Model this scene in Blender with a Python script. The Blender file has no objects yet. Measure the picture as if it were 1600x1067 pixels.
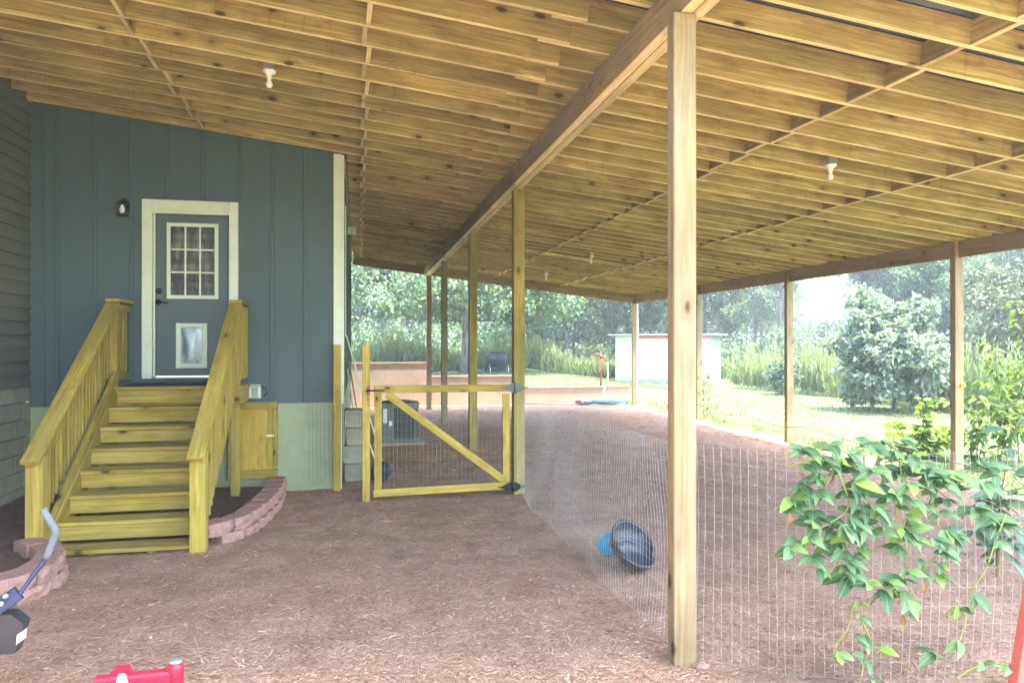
import bpy, math, random
import numpy as np
from mathutils import Vector as V, Matrix, Quaternion
random.seed(7); rng = np.random.default_rng(7)
sc = bpy.context.scene
R = math.radians

# ------------------------------------------------------------------ camera, sky, sun, exposure
FPX = 1155.0; TH = math.atan(239/FPX); EYE = 1.9; HZ = 536.0
cam = bpy.data.objects.new('camera', bpy.data.cameras.new('camera')); sc.collection.objects.link(cam)
cam.data.sensor_width = 36; cam.data.lens = FPX/1600*36; cam.data.clip_start = .05; cam.data.clip_end = 2000
cam.location = (0, 0, EYE); cam.rotation_euler = (R(90)+math.atan((HZ-533.5)/FPX), 0, -TH)
sc.camera = cam
SUN = V((.26, -.10, .95)).normalized()
EL = math.asin(SUN.z); AZ = math.atan2(SUN.x, SUN.y)
w = bpy.data.worlds.new('World'); sc.world = w; w.use_nodes = True
nt = w.node_tree; bg = nt.nodes['Background']
sky = nt.nodes.new('ShaderNodeTexSky'); sky.sky_type = 'NISHITA'; sky.sun_disc = False
sky.sun_elevation = EL; sky.sun_rotation = AZ; sky.air_density = 1.2; sky.dust_density = 2.5; sky.ozone_density = 1.0
nt.links.new(sky.outputs[0], bg.inputs[0]); bg.inputs[1].default_value = .15
sl = bpy.data.lights.new('sun', 'SUN'); sl.energy = 2.0; sl.angle = R(.6); sl.color = (1, .95, .86)
so = bpy.data.objects.new('sun', sl); sc.collection.objects.link(so)
so.rotation_euler = SUN.to_track_quat('Z', 'Y').to_euler(); so.location = (30, 10, 60)
vs = sc.view_settings; vs.view_transform = 'Standard'; vs.look = 'None'; vs.gamma = 1; vs.use_curve_mapping = False
vs.exposure = 3.95
cy = sc.cycles; cy.max_bounces = 10; cy.diffuse_bounces = 6; cy.transparent_max_bounces = 8; cy.caustics_reflective = False
cy.caustics_refractive = False; cy.sample_clamp_indirect = 6

# ------------------------------------------------------------------ node helpers
class NB:
    def __init__(s, name):
        s.m = bpy.data.materials.new(name); s.m.use_nodes = True; s.t = s.m.node_tree
        s.b = s.t.nodes['Principled BSDF']; s.out = s.t.nodes['Material Output']
    def n(s, typ, **k):
        x = s.t.nodes.new('ShaderNode'+typ)
        for a, v in k.items(): setattr(x, a, v)
        return x
    def set(s, sock, v):
        if isinstance(v, bpy.types.NodeSocket): s.t.links.new(v, sock)
        elif v is not None:
            if hasattr(sock.default_value, '__len__') and len(sock.default_value) == 4 and len(v) == 3: v = (*v, 1)
            sock.default_value = v
    def obj(s): return s.n('TexCoord').outputs['Object']
    def pos(s): return s.n('NewGeometry').outputs['Position']
    def rnd(s): return s.n('ObjectInfo').outputs['Random']
    def math(s, op, a, b=0.0, clamp=False):
        x = s.n('Math', operation=op, use_clamp=clamp); s.set(x.inputs[0], a); s.set(x.inputs[1], b); return x.outputs[0]
    def vm(s, op, a, b):
        x = s.n('VectorMath', operation=op); s.set(x.inputs[0], a); s.set(x.inputs[1], b); return x.outputs[0]
    def noise(s, vec, scale=1, detail=4, rough=.55, dist=0):
        x = s.n('TexNoise'); s.set(x.inputs['Vector'], vec); x.inputs['Scale'].default_value = scale
        x.inputs['Detail'].default_value = detail; x.inputs['Roughness'].default_value = rough; x.inputs['Distortion'].default_value = dist
        return x.outputs[0]
    def voro(s, vec, scale=1, out='Distance', feature='F1'):
        x = s.n('TexVoronoi', feature=feature); s.set(x.inputs['Vector'], vec); x.inputs['Scale'].default_value = scale
        return x.outputs[out]
    def ramp(s, f, stops, interp='LINEAR'):
        x = s.n('ValToRGB'); s.set(x.inputs[0], f); e = x.color_ramp.elements; x.color_ramp.interpolation = interp
        while len(e) < len(stops): e.new(.5)
        for el, (p, c) in zip(e, stops):
            el.position = p; el.color = (c, c, c, 1) if isinstance(c, (int, float)) else (*c, 1)
        return x.outputs[0]
    def mix(s, f, a, b, mode='MIX'):
        x = s.n('Mix', data_type='RGBA', blend_type=mode); s.set(x.inputs[0], f); s.set(x.inputs[6], a); s.set(x.inputs[7], b); return x.outputs[2]
    def bump(s, h, strength=.3, dist=.01):
        x = s.n('Bump'); s.set(x.inputs['Height'], h); x.inputs['Strength'].default_value = strength; x.inputs['Distance'].default_value = dist
        s.t.links.new(x.outputs[0], s.b.inputs['Normal'])
    def fin(s, col, rough=.6, metal=0.0, spec=.5):
        s.set(s.b.inputs['Base Color'], col); s.set(s.b.inputs['Roughness'], rough); s.set(s.b.inputs['Metallic'], metal)
        s.b.inputs['Specular IOR Level'].default_value = spec
        return s.m

def wood(name, base, dark, knot=1.0, streak=0.0, var=.22, grey=None, rough=.75, foot=None):
    b = NB(name); r = b.rnd()
    off = b.n('CombineXYZ'); b.set(off.inputs[0], b.math('MULTIPLY', r, 37.0)); b.set(off.inputs[1], b.math('MULTIPLY', r, 11.3)); b.set(off.inputs[2], b.math('MULTIPLY', r, 5.7))
    p = b.vm('ADD', b.obj(), off.outputs[0])
    warp = b.noise(b.vm('MULTIPLY', p, (.9, 3, 3)), 1, 2)
    wv = b.n('CombineXYZ'); b.set(wv.inputs[1], b.math('MULTIPLY', warp, .10)); b.set(wv.inputs[2], b.math('MULTIPLY', warp, .07))
    q = b.vm('ADD', p, wv.outputs[0])
    grain = b.noise(b.vm('MULTIPLY', q, (1.3, 46, 46)), 1, 5, .6)
    band = b.noise(b.vm('MULTIPLY', q, (.5, 13, 13)), 1, 2, .5)
    big = b.noise(b.vm('MULTIPLY', p, (1.1, 2.5, 2.5)), 1, 3, .6)
    col = b.mix(b.ramp(grain, [(.36, 0), (.64, 1)]), dark, base)
    col = b.mix(b.math('MULTIPLY', b.ramp(band, [(.42, 1), (.6, 0)]), .45), col, dark)
    tone = b.math('ADD', b.math('MULTIPLY', r, var), 1-var*.55)
    tone = b.math('MULTIPLY', tone, b.ramp(big, [(.3, .70), (.7, 1.15)]))
    cc = b.n('CombineXYZ')
    for i in range(3): b.set(cc.inputs[i], tone)
    col = b.mix(1.0, col, cc.outputs[0], 'MULTIPLY')
    bl = b.noise(b.vm('MULTIPLY', p, (2.6, 7, 7)), 1, 6, .72, .6)
    col = b.mix(b.ramp(bl, [(.52, 0), (.72, .55)]), col, tuple(c*.42 for c in dark))
    if grey: col = b.mix(b.ramp(b.noise(b.vm('MULTIPLY', p, (.7, 6, 6)), 1.3, 4), [(.4, 0), (.68, .75)]), col, grey)
    if streak:
        st = b.noise(b.vm('MULTIPLY', p, (26, 1.2, 1.2)), 1, 2, .4)
        am = b.noise(b.vm('MULTIPLY', p, (1.4, 1, 1)), 1, 1)
        f = b.math('MULTIPLY', b.ramp(st, [(.60, 0), (.66, 1)]), b.ramp(am, [(.53, 0), (.62, streak)]))
        col = b.mix(f, col, (.10, .058, .02))
    if knot:
        d = b.voro(b.vm('MULTIPLY', q, (3.1, 6.2, 6.2)), 1)
        keep = b.voro(b.vm('MULTIPLY', q, (3.1, 6.2, 6.2)), 1, 'Color')
        kk = b.n('SeparateColor'); b.set(kk.inputs[0], keep)
        sel = b.ramp(kk.outputs[0], [(.50, 0), (.52, 1)])
        halo = b.math('MULTIPLY', b.math('MULTIPLY', b.ramp(d, [(.10, 1), (.42, 0)]), sel), .55*knot)
        col = b.mix(halo, col, tuple(c*.55 for c in dark))
        core = b.math('MULTIPLY', b.math('MULTIPLY', b.ramp(d, [(.09, 1), (.17, 0)]), sel), .9*knot)
        col = b.mix(core, col, (.055, .025, .012))
    b.bump(b.math('ADD', grain, band), .25, .004)
    return b.fin(col, rough, spec=.25)

def paint(name, c, var=.12, scale=2.0, rough=.5, metal=0.0, bump=.0, spec=.4, dirt=None):
    b = NB(name); p = b.obj()
    n = b.noise(p, scale, 5, .6)
    col = b.mix(b.ramp(n, [(.3, 0), (.7, 1)]), tuple(x*(1-var) for x in c), tuple(min(1, x*(1+var)) for x in c))
    n2 = b.noise(p, scale*9, 3)
    if dirt: col = b.mix(b.ramp(b.noise(p, scale*2.3, 6, .7), [(.48, 0), (.75, .7)]), col, dirt)
    if bump: b.bump(b.math('ADD', n2, b.noise(p, scale*40, 2)), bump, .003)
    rr = b.math('ADD', b.math('MULTIPLY', n2, .16), rough-.08)
    return b.fin(col, rr, metal, spec)

M = {}
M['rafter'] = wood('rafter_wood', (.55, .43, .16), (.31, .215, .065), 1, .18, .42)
M['rafter_lit_edge'] = wood('rafter_lit_edge_wood', (.74, .62, .36), (.56, .45, .23), .5, 0, .3)  # paler undersides: bounce light from the ground put into the wood colour
M['girder'] = wood('girder_wood', (.46, .34, .18), (.29, .20, .10), .5, 0, .12, grey=(.30, .25, .18))
M['post'] = wood('post_wood', (.38, .275, .14), (.25, .17, .075), 1, 0, .18, grey=(.31, .25, .165))
M['postg'] = wood('green_post_wood', (.40, .32, .085), (.26, .20, .045), .9, 0, .18)
M['eave'] = wood('eave_wood', (.38, .285, .15), (.25, .175, .08), .6, 0, .15, grey=(.29, .23, .16))
M['stair'] = wood('stair_wood', (.49, .36, .06), (.28, .195, .026), 1, 0, .30, grey=(.33, .265, .075))
M['gate'] = wood('gate_wood', (.55, .41, .085), (.36, .25, .04), 1, 0, .15)
M['ply'] = wood('plywood', (.60, .40, .07), (.46, .29, .045), .3, 0, .1)
M['siding'] = paint('blue_grey_siding', (.067, .100, .098), .12, 1.1, .62, bump=.25, dirt=(.080, .100, .088))
M['lap'] = paint('brown_grey_lap_siding', (.135, .135, .105), .14, 1.1, .65, bump=.25)
M['trim'] = paint('cream_trim', (.66, .70, .54), .05, 1.5, .5, dirt=(.55, .57, .42))
M['trimd'] = paint('dull_vent_plastic', (.34, .38, .28), .12, 5, .6, dirt=(.2, .2, .13))
M['found'] = paint('pale_green_stucco', (.31, .335, .185), .12, 1.6, .85, bump=.6, dirt=(.20, .25, .15))
M['block'] = paint('grey_block', (.34, .325, .235), .2, 3, .9, bump=.9, dirt=(.20, .17, .11))
M['door'] = paint('door_paint', (.070, .095, .096), .06, 1.2, .45)
M['black'] = paint('black_iron', (.012, .012, .013), .2, 6, .45, .3)
M['blackp'] = paint('black_rubber', (.020, .023, .030), .3, 6, .42, bump=.2, spec=.6)
M['galv'] = paint('galvanised_steel', (.50, .53, .54), .12, 8, .38, .75)
M['hingem'] = paint('weathered_zinc', (.09, .11, .085), .2, 8, .5, .5)
M['wire'] = paint('fence_wire', (.46, .455, .43), .15, 5, .5, .2)
M['darkwire'] = paint('dark_wire', (.06, .075, .05), .2, 5, .6)
M['white'] = paint('white_plastic', (.75, .75, .69), .05, 4, .4)
M['bulb'] = paint('frosted_bulb', (.85, .85, .80), .03, 4, .3)
M['shedw'] = paint('white_shed_metal', (.41, .41, .385), .08, 1, .5)
M['redp'] = paint('red_machine_paint', (.52, .015, .045), .12, 5, .33, dirt=(.36, .02, .04))
M['redpost'] = paint('faded_red_paint', (.42, .085, .06), .18, 4, .7, bump=.4)
M['rust'] = paint('rusty_red_pipe', (.30, .07, .035), .3, 9, .75, bump=.4)
M['blue'] = paint('blue_steel', (.030, .045, .10), .25, 7, .35, .3)
M['grip'] = paint('grey_foam_grip', (.12, .135, .155), .18, 30, .8, bump=.6)
M['teal'] = paint('teal_rubber', (.010, .26, .40), .12, 6, .5)
M['hose'] = paint('teal_hose', (.05, .16, .19), .2, 6, .5)
M['bucket'] = paint('dark_blue_plastic', (.012, .03, .045), .2, 6, .4)
M['acg'] = paint('condenser_paint', (.13, .145, .11), .1, 4, .5, dirt=(.15, .15, .11))
M['acd'] = paint('condenser_dark', (.035, .04, .03), .2, 8, .6)
M['mat'] = paint('doormat_fibre', (.022, .021, .018), .4, 40, .95, bump=.8)
M['concrete'] = paint('tan_concrete_wall', (.36, .28, .21), .12, .9, .85, bump=.5, dirt=(.28, .18, .11))
M['coping'] = paint('brown_coping', (.27, .18, .11), .2, 2, .85, bump=.5)
M['roofm'] = paint('blue_grey_roof_metal', (.07, .085, .11), .15, 2, .5, .5)
M['yellow'] = paint('yellow_plastic', (.75, .55, .02), .08, 4, .4)
M['shedr'] = paint('red_shed_trim', (.45, .08, .07), .1, 3, .5)
M['edge'] = None
def m_edge():
    b = NB('pink_edging_stone'); p = b.obj(); r = b.rnd()
    n = b.noise(p, 22, 6, .7); g = b.noise(p, 130, 2)
    col = b.mix(b.ramp(n, [(.3, 0), (.7, 1)]), (.27, .135, .105), (.44, .25, .21))
    col = b.mix(b.ramp(g, [(.62, 0), (.72, .6)]), col, (.55, .42, .38))
    col = b.mix(b.math('MULTIPLY', r, .35), col, (.33, .21, .15))
    b.bump(b.math('ADD', n, b.math('MULTIPLY', g, .5)), .9, .012)
    return b.fin(col, .92, spec=.2)
M['edge'] = m_edge()
def m_glass():
    b = NB('door_glass'); p = b.pos()
    q = b.n('Mapping'); q.inputs['Rotation'].default_value = (0, .55, 0); q.inputs['Scale'].default_value = (16, 1, 2.2); b.set(q.inputs[0], p)
    fo = b.noise(q.outputs[0], 1, 3, .6); ba = b.noise(b.vm('MULTIPLY', p, (.5, 1, 5)), 1, 1)
    col = b.mix(b.ramp(b.math('MULTIPLY', fo, ba), [(.2, 0), (.36, 1)]), (.012, .014, .009), (.15, .145, .105))  # slanted streaks paint in reflections and detail behind the glass
    return b.fin(col, .05, spec=.6)
M['glass'] = m_glass()
def m_flap():
    b = NB('pet_flap_vinyl'); p = b.obj()
    n = b.noise(b.vm('MULTIPLY', p, (9, 9, 3)), 1, 3, .5, .6)
    col = b.mix(b.ramp(n, [(.35, 0), (.68, 1)]), (.12, .17, .20), (.55, .62, .60))
    b.bump(n, .15, .01)
    return b.fin(col, .32, .1, .6)
M['flap'] = m_flap()
def m_leaf(name, stops, trans=.35, rough=.5, attr='tone', spec=.3, per_obj=False):
    b = NB(name)
    if per_obj: f = b.math('ADD', b.rnd(), b.math('MULTIPLY', b.math('SUBTRACT', b.noise(b.obj(), 45, 3), .5), .35), True)
    else: f = b.n('Attribute', attribute_name=attr).outputs['Fac']
    col = b.ramp(f, stops)
    if per_obj:
        sp_ = b.n('SeparateXYZ'); b.set(sp_.inputs[0], b.obj())
        rib = b.ramp(b.math('ABSOLUTE', sp_.outputs[1]), [(0, .55), (.0022, .0)])
        col = b.mix(rib, col, (.28, .36, .14))
    b.fin(col, rough, spec=spec)
    t = b.n('BsdfTranslucent'); b.set(t.inputs[0], b.mix(1, col, (1.0, 1.15, .45), 'MULTIPLY'))
    mx = b.n('MixShader'); mx.inputs[0].default_value = trans
    b.t.links.new(b.b.outputs[0], mx.inputs[1]); b.t.links.new(t.outputs[0], mx.inputs[2]); b.t.links.new(mx.outputs[0], b.out.inputs[0])
    return b.m
M['oakleaf'] = m_leaf('oak_leaf', [(0, (.07, .13, .10)), (.5, (.14, .21, .145)), (1, (.27, .31, .14))])
M['woodleaf'] = m_leaf('woodland_leaf', [(0, (.05, .105, .08)), (.6, (.12, .19, .125)), (1, (.23, .28, .14))])
M['needle'] = m_leaf('pine_needle', [(0, (.045, .08, .05)), (1, (.11, .15, .075))], .2)
M['paleleaf'] = m_leaf('pale_glossy_leaf', [(0, (.08, .14, .10)), (.6, (.18, .24, .18)), (1, (.33, .37, .30))], .3, .3, spec=.8)
M['cedarleaf'] = m_leaf('cedar_leaf', [(0, (.07, .075, .055)), (.6, (.11, .125, .07)), (1, (.17, .19, .08))], .2, .6)
M['weed'] = m_leaf('weed_leaf', [(0, (.12, .17, .07)), (.6, (.20, .25, .11)), (1, (.31, .33, .17))], .35, .55)
M['grass'] = m_leaf('grass_blade', [(0, (.08, .13, .045)), (.6, (.12, .17, .065)), (1, (.19, .21, .10))], .35, .55)
M['vineleaf'] = m_leaf('vine_leaf', [(0, (.045, .11, .045)), (.5, (.085, .18, .075)), (.85, (.14, .24, .085)), (1, (.22, .36, .04))], .3, .5, per_obj=True, spec=.28)
M['mapleleaf'] = m_leaf('sapling_leaf', [(0, (.085, .16, .012)), (1, (.19, .28, .025))], .5, .6, per_obj=True, spec=.12)
M['shrubleaf'] = m_leaf('shrub_leaf', [(0, (.05, .10, .018)), (1, (.13, .20, .035))], .45, .6, per_obj=True, spec=.12)
M['deadleaf'] = m_leaf('withered_leaf', [(0, (.16, .09, .05)), (1, (.30, .18, .10))], .2, .7, per_obj=True)
M['bigleaf'] = m_leaf('glaucous_leaf', [(0, (.07, .14, .11)), (1, (.11, .21, .14))], .25, .35, per_obj=True)
M['stem'] = paint('green_stem', (.22, .25, .05), .2, 8, .6)
M['twig'] = paint('brown_twig', (.12, .085, .05), .25, 10, .8)
def m_bark():
    b = NB('tree_bark'); p = b.obj()
    n = b.noise(b.vm('MULTIPLY', p, (7, 7, 1.2)), 1, 5, .65)
    col = b.mix(b.ramp(n, [(.35, 0), (.65, 1)]), (.05, .042, .036), (.20, .18, .16))
    b.bump(n, .8, .04)
    return b.fin(col, .9, spec=.2)
M['bark'] = m_bark()
def m_mulch():
    b = NB('mulch_soil'); p = b.pos()
    big = b.noise(p, .35, 3, .6); mid = b.noise(p, 2.6, 4, .6)
    st = b.noise(b.vm('MULTIPLY', p, (26, 60, 30)), 1, 4, .65, 1.5); st2 = b.noise(b.vm('MULTIPLY', p, (70, 24, 30)), 1, 4, .65, 1.5)
    f = b.math('MULTIPLY', b.math('ADD', st, st2), .5)
    col = b.ramp(f, [(.35, (.12, .066, .042)), (.44, (.36, .22, .145)), (.55, (.46, .295, .20)), (.68, (.56, .385, .28))])
    col = b.mix(b.ramp(mid, [(.40, .45), (.58, 0)]), col, (.24, .13, .08))
    col = b.mix(b.ramp(big, [(.5, 0), (.7, .4)]), col, (.36, .20, .12))
    b.bump(f, .9, .02)
    return b.fin(col, .95, spec=.12)
M['mulch'] = m_mulch()
def m_chip():
    b = NB('bark_chip'); f = b.n('Attribute', attribute_name='tone').outputs['Fac']
    col = b.ramp(f, [(0, (.15, .08, .052)), (.35, (.35, .215, .145)), (.7, (.46, .295, .205)), (.93, (.56, .38, .27)), (.975, (.66, .44, .24)), (1, (.78, .76, .72))])
    p = b.pos(); pa = b.math('MULTIPLY', b.ramp(b.noise(p, 1.7, 5, .65), [(.40, .55), (.56, 0)]), 1.0)
    col = b.mix(pa, col, b.mix(1, col, (.52, .46, .42), 'MULTIPLY'))
    col = b.mix(b.ramp(b.noise(p, .8, 3), [(.52, 0), (.68, .5)]), col, b.mix(1, col, (1.18, 1.0, .84), 'MULTIPLY'))
    return b.fin(col, .85, spec=.2)
M['chip'] = m_chip()
def m_ground():
    b = NB('lawn_ground'); p = b.pos()
    a = b.noise(p, .25, 4, .6); c = b.noise(p, 9, 5, .7); e = b.noise(b.vm('MULTIPLY', p, (60, 60, 10)), 1, 3)
    col = b.ramp(c, [(.3, (.085, .13, .05)), (.6, (.125, .17, .07)), (.8, (.17, .19, .10))])
    col = b.mix(b.ramp(a, [(.45, 0), (.7, .6)]), col, (.22, .21, .12))
    col = b.mix(b.math('MULTIPLY', e, .25), col, (.09, .12, .04))
    b.bump(e, .8, .03)
    return b.fin(col, .95, spec=.1)
M['lawn'] = m_ground()
M['soil'] = paint('bed_soil', (.13, .075, .045), .4, 14, .95, bump=1)
M['earth'] = paint('bare_clay', (.36, .20, .08), .25, 3, .95, bump=.8)

# ------------------------------------------------------------------ object helpers
WM = {}
def tag(o, label=None, cat=None, group=None, kind=None):
    if label: o['label'] = label
    if cat: o['category'] = cat
    if group: o['group'] = group
    if kind: o['kind'] = kind
    return o
def link(o, world=None, parent=None):
    sc.collection.objects.link(o)
    world = world if world is not None else Matrix.Identity(4)
    if parent is not None:
        o.parent = parent; o.matrix_parent_inverse = WM[parent.name].inverted()
    o.matrix_basis = world; WM[o.name] = world.copy()
    return o
def thing(name, loc, label, cat, group=None):
    o = bpy.data.objects.new(name, None); o.empty_display_size = .2
    link(o, Matrix.Translation(V(loc))); return tag(o, label, cat, group)
def mobj(name, mesh, mat=None, world=None, parent=None):
    if mat is not None and not mesh.materials: mesh.materials.append(mat)
    return link(bpy.data.objects.new(name, mesh), world, parent)
def pydata(name, vs, fs, smooth=False):
    me = bpy.data.meshes.new(name); me.from_pydata([tuple(v) for v in vs], [], fs)
    if smooth: me.polygons.foreach_set('use_smooth', [True]*len(me.polygons))
    me.update(); return me
CACHE = {}
def board_mesh(L, w_, t, ch, mat, edge=None):
    k = (round(L, 3), round(w_, 3), round(t, 3), ch, mat.name, edge)
    if k in CACHE: return CACHE[k]
    y, z = w_/2, t/2; c = min(ch, y*.4, z*.4)
    prof = [(-y+c, -z), (y-c, -z), (y, -z+c), (y, z-c), (y-c, z), (-y+c, z), (-y, z-c), (-y, -z+c)]
    vs_ = [(-L/2, a, b) for a, b in prof]+[(L/2, a, b) for a, b in prof]
    fs = [(i, (i+1) % 8, (i+1) % 8+8, i+8) for i in range(8)]+[tuple(range(7, -1, -1)), tuple(range(8, 16))]
    me = pydata('board', vs_, [f[::-1] for f in fs]); me.materials.append(mat); CACHE[k] = me; 
    if me.polygons[0].normal.z > 0: me.flip_normals()
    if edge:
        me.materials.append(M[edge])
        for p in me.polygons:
            if p.normal.z < -.5 and abs(p.normal.x) < .5: p.material_index = 1  # downward faces take the paler colour with painted bounce light
    return me
def frame(a, b, up=(0, 0, 1), roll=0):
    a, b = V(a), V(b); x = (b-a).normalized(); up = V(up)
    if abs(x.dot(up.normalized())) > .98: up = V((0, 1, 0))
    z = (up-x*up.dot(x)).normalized(); y = z.cross(x)
    m = Matrix((x, y, z)).transposed().to_4x4()
    if roll: m = m @ Matrix.Rotation(roll, 4, 'X')
    m.translation = (a+b)/2; return m
def board(name, a, b, w_, t, mat, parent=None, up=(0, 0, 1), ch=.004, roll=0, edge=None):
    """length a->b, thickness t along 'up', width w_ across"""
    L = (V(b)-V(a)).length
    return mobj(name, board_mesh(L, w_, t, ch, mat, edge), None, frame(a, b, up, roll), parent)
def box(name, c, s, mat, parent=None, rz=0, bev=.004):
    """axis box centred at c: long axis becomes local x so wood grain follows it"""
    c = V(c); s = V(s); rot = Matrix.Rotation(rz, 4, 'Z')
    i = max(range(3), key=lambda k: s[k])
    ax = [V((1, 0, 0)), V((0, 1, 0)), V((0, 0, 1))]
    d = rot.to_3x3() @ ax[i]; up = V((0, 0, 1)) if i != 2 else rot.to_3x3() @ V((0, 1, 0))
    if i == 2: ww, tt = s[0], s[1]
    elif i == 0: ww, tt = s[1], s[2]
    else: ww, tt = s[0], s[2]
    L = s[i]; a = c-d*L/2; b = c+d*L/2
    me = board_mesh(L, ww, tt, bev, mat)
    x = d; z = up.normalized(); y = z.cross(x); m = Matrix((x, y, z)).transposed().to_4x4(); m.translation = c
    return mobj(name, me, None, m, parent)
def tube_data(pts, rad, n=6, cap=True):
    pts = [V(p) for p in pts]; rad = rad if hasattr(rad, '__len__') else [rad]*len(pts)
    vs_, fs = [], []; ref = None
    for i, p in enumerate(pts):
        d = (pts[min(i+1, len(pts)-1)]-pts[max(i-1, 0)]).normalized()
        if ref is None: ref = d.orthogonal().normalized()
        ref = (ref-d*ref.dot(d)).normalized(); e = d.cross(ref)
        for k in range(n):
            a = 2*math.pi*k/n; vs_.append(p+(ref*math.cos(a)+e*math.sin(a))*rad[i])
    for i in range(len(pts)-1):
        for k in range(n): fs.append((i*n+k, i*n+(k+1) % n, (i+1)*n+(k+1) % n, (i+1)*n+k))
    if cap: fs += [tuple(range(n-1, -1, -1)), tuple(range((len(pts)-1)*n, len(pts)*n))]
    return vs_, fs
def tube(name, pts, rad, mat, parent=None, n=8, smooth=True):
    a, f = tube_data(pts, rad, n); return mobj(name, pydata(name, a, f, smooth), mat, None, parent)
def joined(name, datas, mat, parent=None, smooth=False):
    vs_, fs = [], []
    for a, f in datas:
        o = len(vs_); vs_ += list(a); fs += [tuple(i+o for i in g) for g in f]
    return mobj(name, pydata(name, vs_, fs, smooth), mat, None, parent)
def boxd(c, s):
    x, y, z = c; a, b, d = s[0]/2, s[1]/2, s[2]/2
    vs_ = [(x+i*a, y+j*b, z+k*d) for i in (-1, 1) for j in (-1, 1) for k in (-1, 1)]
    return vs_, [(0, 1, 3, 2), (4, 6, 7, 5), (0, 4, 5, 1), (2, 3, 7, 6), (0, 2, 6, 4), (1, 5, 7, 3)]
def lathe(name, prof, mat, parent=None, world=None, n=24, smooth=True):
    vs_, fs = [], []
    for r, z in prof:
        for k in range(n):
            a = 2*math.pi*k/n; vs_.append((r*math.cos(a), r*math.sin(a), z))
    for i in range(len(prof)-1):
        for k in range(n): fs.append((i*n+k, i*n+(k+1) % n, (i+1)*n+(k+1) % n, (i+1)*n+k))
    return mobj(name, pydata(name, vs_, fs, smooth), mat, world, parent)
def bulk(name, verts, quads, tone=None, smooth=False):
    me = bpy.data.meshes.new(name); nv, nf = len(verts), len(quads); k = quads.shape[1]
    me.vertices.add(nv); me.vertices.foreach_set('co', np.ascontiguousarray(verts, dtype=np.float32).ravel())
    me.loops.add(nf*k); me.loops.foreach_set('vertex_index', np.ascontiguousarray(quads, dtype=np.int32).ravel())
    me.polygons.add(nf); me.polygons.foreach_set('loop_start', np.arange(0, nf*k, k, dtype=np.int32))
    try: me.polygons.foreach_set('loop_total', np.full(nf, k, dtype=np.int32))
    except Exception: pass
    if smooth: me.polygons.foreach_set('use_smooth', np.ones(nf, dtype=bool))
    if tone is not None:
        at = me.attributes.new('tone', 'FLOAT', 'FACE'); at.data.foreach_set('value', np.ascontiguousarray(tone, dtype=np.float32))
    me.update(calc_edges=True); me.validate(); return me
def unit(a): return a/np.maximum(np.linalg.norm(a, axis=-1, keepdims=True), 1e-9)
def leaf_quads(c, d, n, L, W):
    """folded diamond leaf: base c, direction d, normal n"""
    d = unit(d); s_ = unit(np.cross(d, n)); n = np.cross(s_, d); L = L[:, None]; W = W[:, None]
    v = np.stack([c, c+d*L*.45+s_*W*.5+n*W*.14, c+d*L-n*L*.10, c+d*L*.45-s_*W*.5+n*W*.14], 1)
    q = np.arange(len(c)*4).reshape(-1, 4)
    return v.reshape(-1, 3), q
def sphere_rand(n): return unit(rng.normal(size=(n, 3)))

def hgt(x, y):
    """terrain: flat under the roof, the yard behind the retaining wall lies half a metre higher"""
    x = np.asarray(x, float); y = np.asarray(y, float)
    ss = lambda a, lo, hi: np.clip((a-lo)/(hi-lo), 0, 1)**2*(3-2*np.clip((a-lo)/(hi-lo), 0, 1))
    back = .45*ss(y, 22.6, 23.0)*(1-ss(x, 8.6, 13))
    inside = (1-ss(x, 8.05, 8.5))*(1-ss(y, 22.5, 22.7))*ss(y, -2.6, -2)*ss(x, -12, -11)
    far = .9*ss(np.hypot(x, y), 45, 120)
    return back-.07*inside+far
def at(x, y, Y):
    """point of the plane at depth Y seen at photograph pixel x, y (used to measure the place)"""
    u = (x-800)/FPX; s_, c_ = math.sin(TH), math.cos(TH); t = Y/(c_-u*s_)
    return V((t*(s_+u*c_), Y, EYE+t*(HZ-y)/FPX))

# ------------------------------------------------------------------ ground
def grid(name, xs, ys, zf, mat):
    X, Y = np.meshgrid(xs, ys); Z = zf(X, Y); n, m = len(xs), len(ys)
    v = np.stack([X, Y, Z], -1).reshape(-1, 3); i = np.arange((m-1)*n).reshape(m-1, n)[:, :-1].ravel()
    q = np.stack([i, i+1, i+1+n, i+n], 1)
    return mobj(name, bulk(name, v, q, smooth=True), mat)
xs = np.unique(np.concatenate([np.linspace(-600, -30, 20), np.linspace(-30, 60, 181), np.linspace(60, 600, 20), [8.05, 8.15, 8.25, 8.4, 8.5, 8.7]]))
ys = np.unique(np.concatenate([np.linspace(-400, -20, 14), np.linspace(-20, 70, 181), np.linspace(70, 700, 22), [22.5, 22.6, 22.7, 22.8, 22.9, 23.0]]))
tag(grid('ground', xs, ys, hgt, M['lawn']), 'sunlit lawn and field around the carport', kind='structure')
def wav(x, y): return (np.sin(x*2.1+y*1.3)*np.cos(y*1.7-x*.6)*.014+np.sin(x*5.3-y*3.1+1)*np.cos(y*4.7+x*2)*.008+np.sin(x*13+y*9)*np.sin(y*15-x*7)*.004)
def mz(x, y):
    e = np.clip((8.42+.14*np.sin(y*1.9)+.09*np.sin(y*5.1)-x)/.35, 0, 1)*np.clip((22.58-y)/.1, 0, 1)*np.clip((y+1.9)/.2, 0, 1)
    return wav(x, y)*e-.085*(1-e)
mul = grid('mulch_ground', np.arange(-8, 9.2, .05), np.arange(-2, 22.7, .06), mz, M['mulch'])
tag(mul, 'brown bark mulch floor under the carport', kind='structure')

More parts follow.
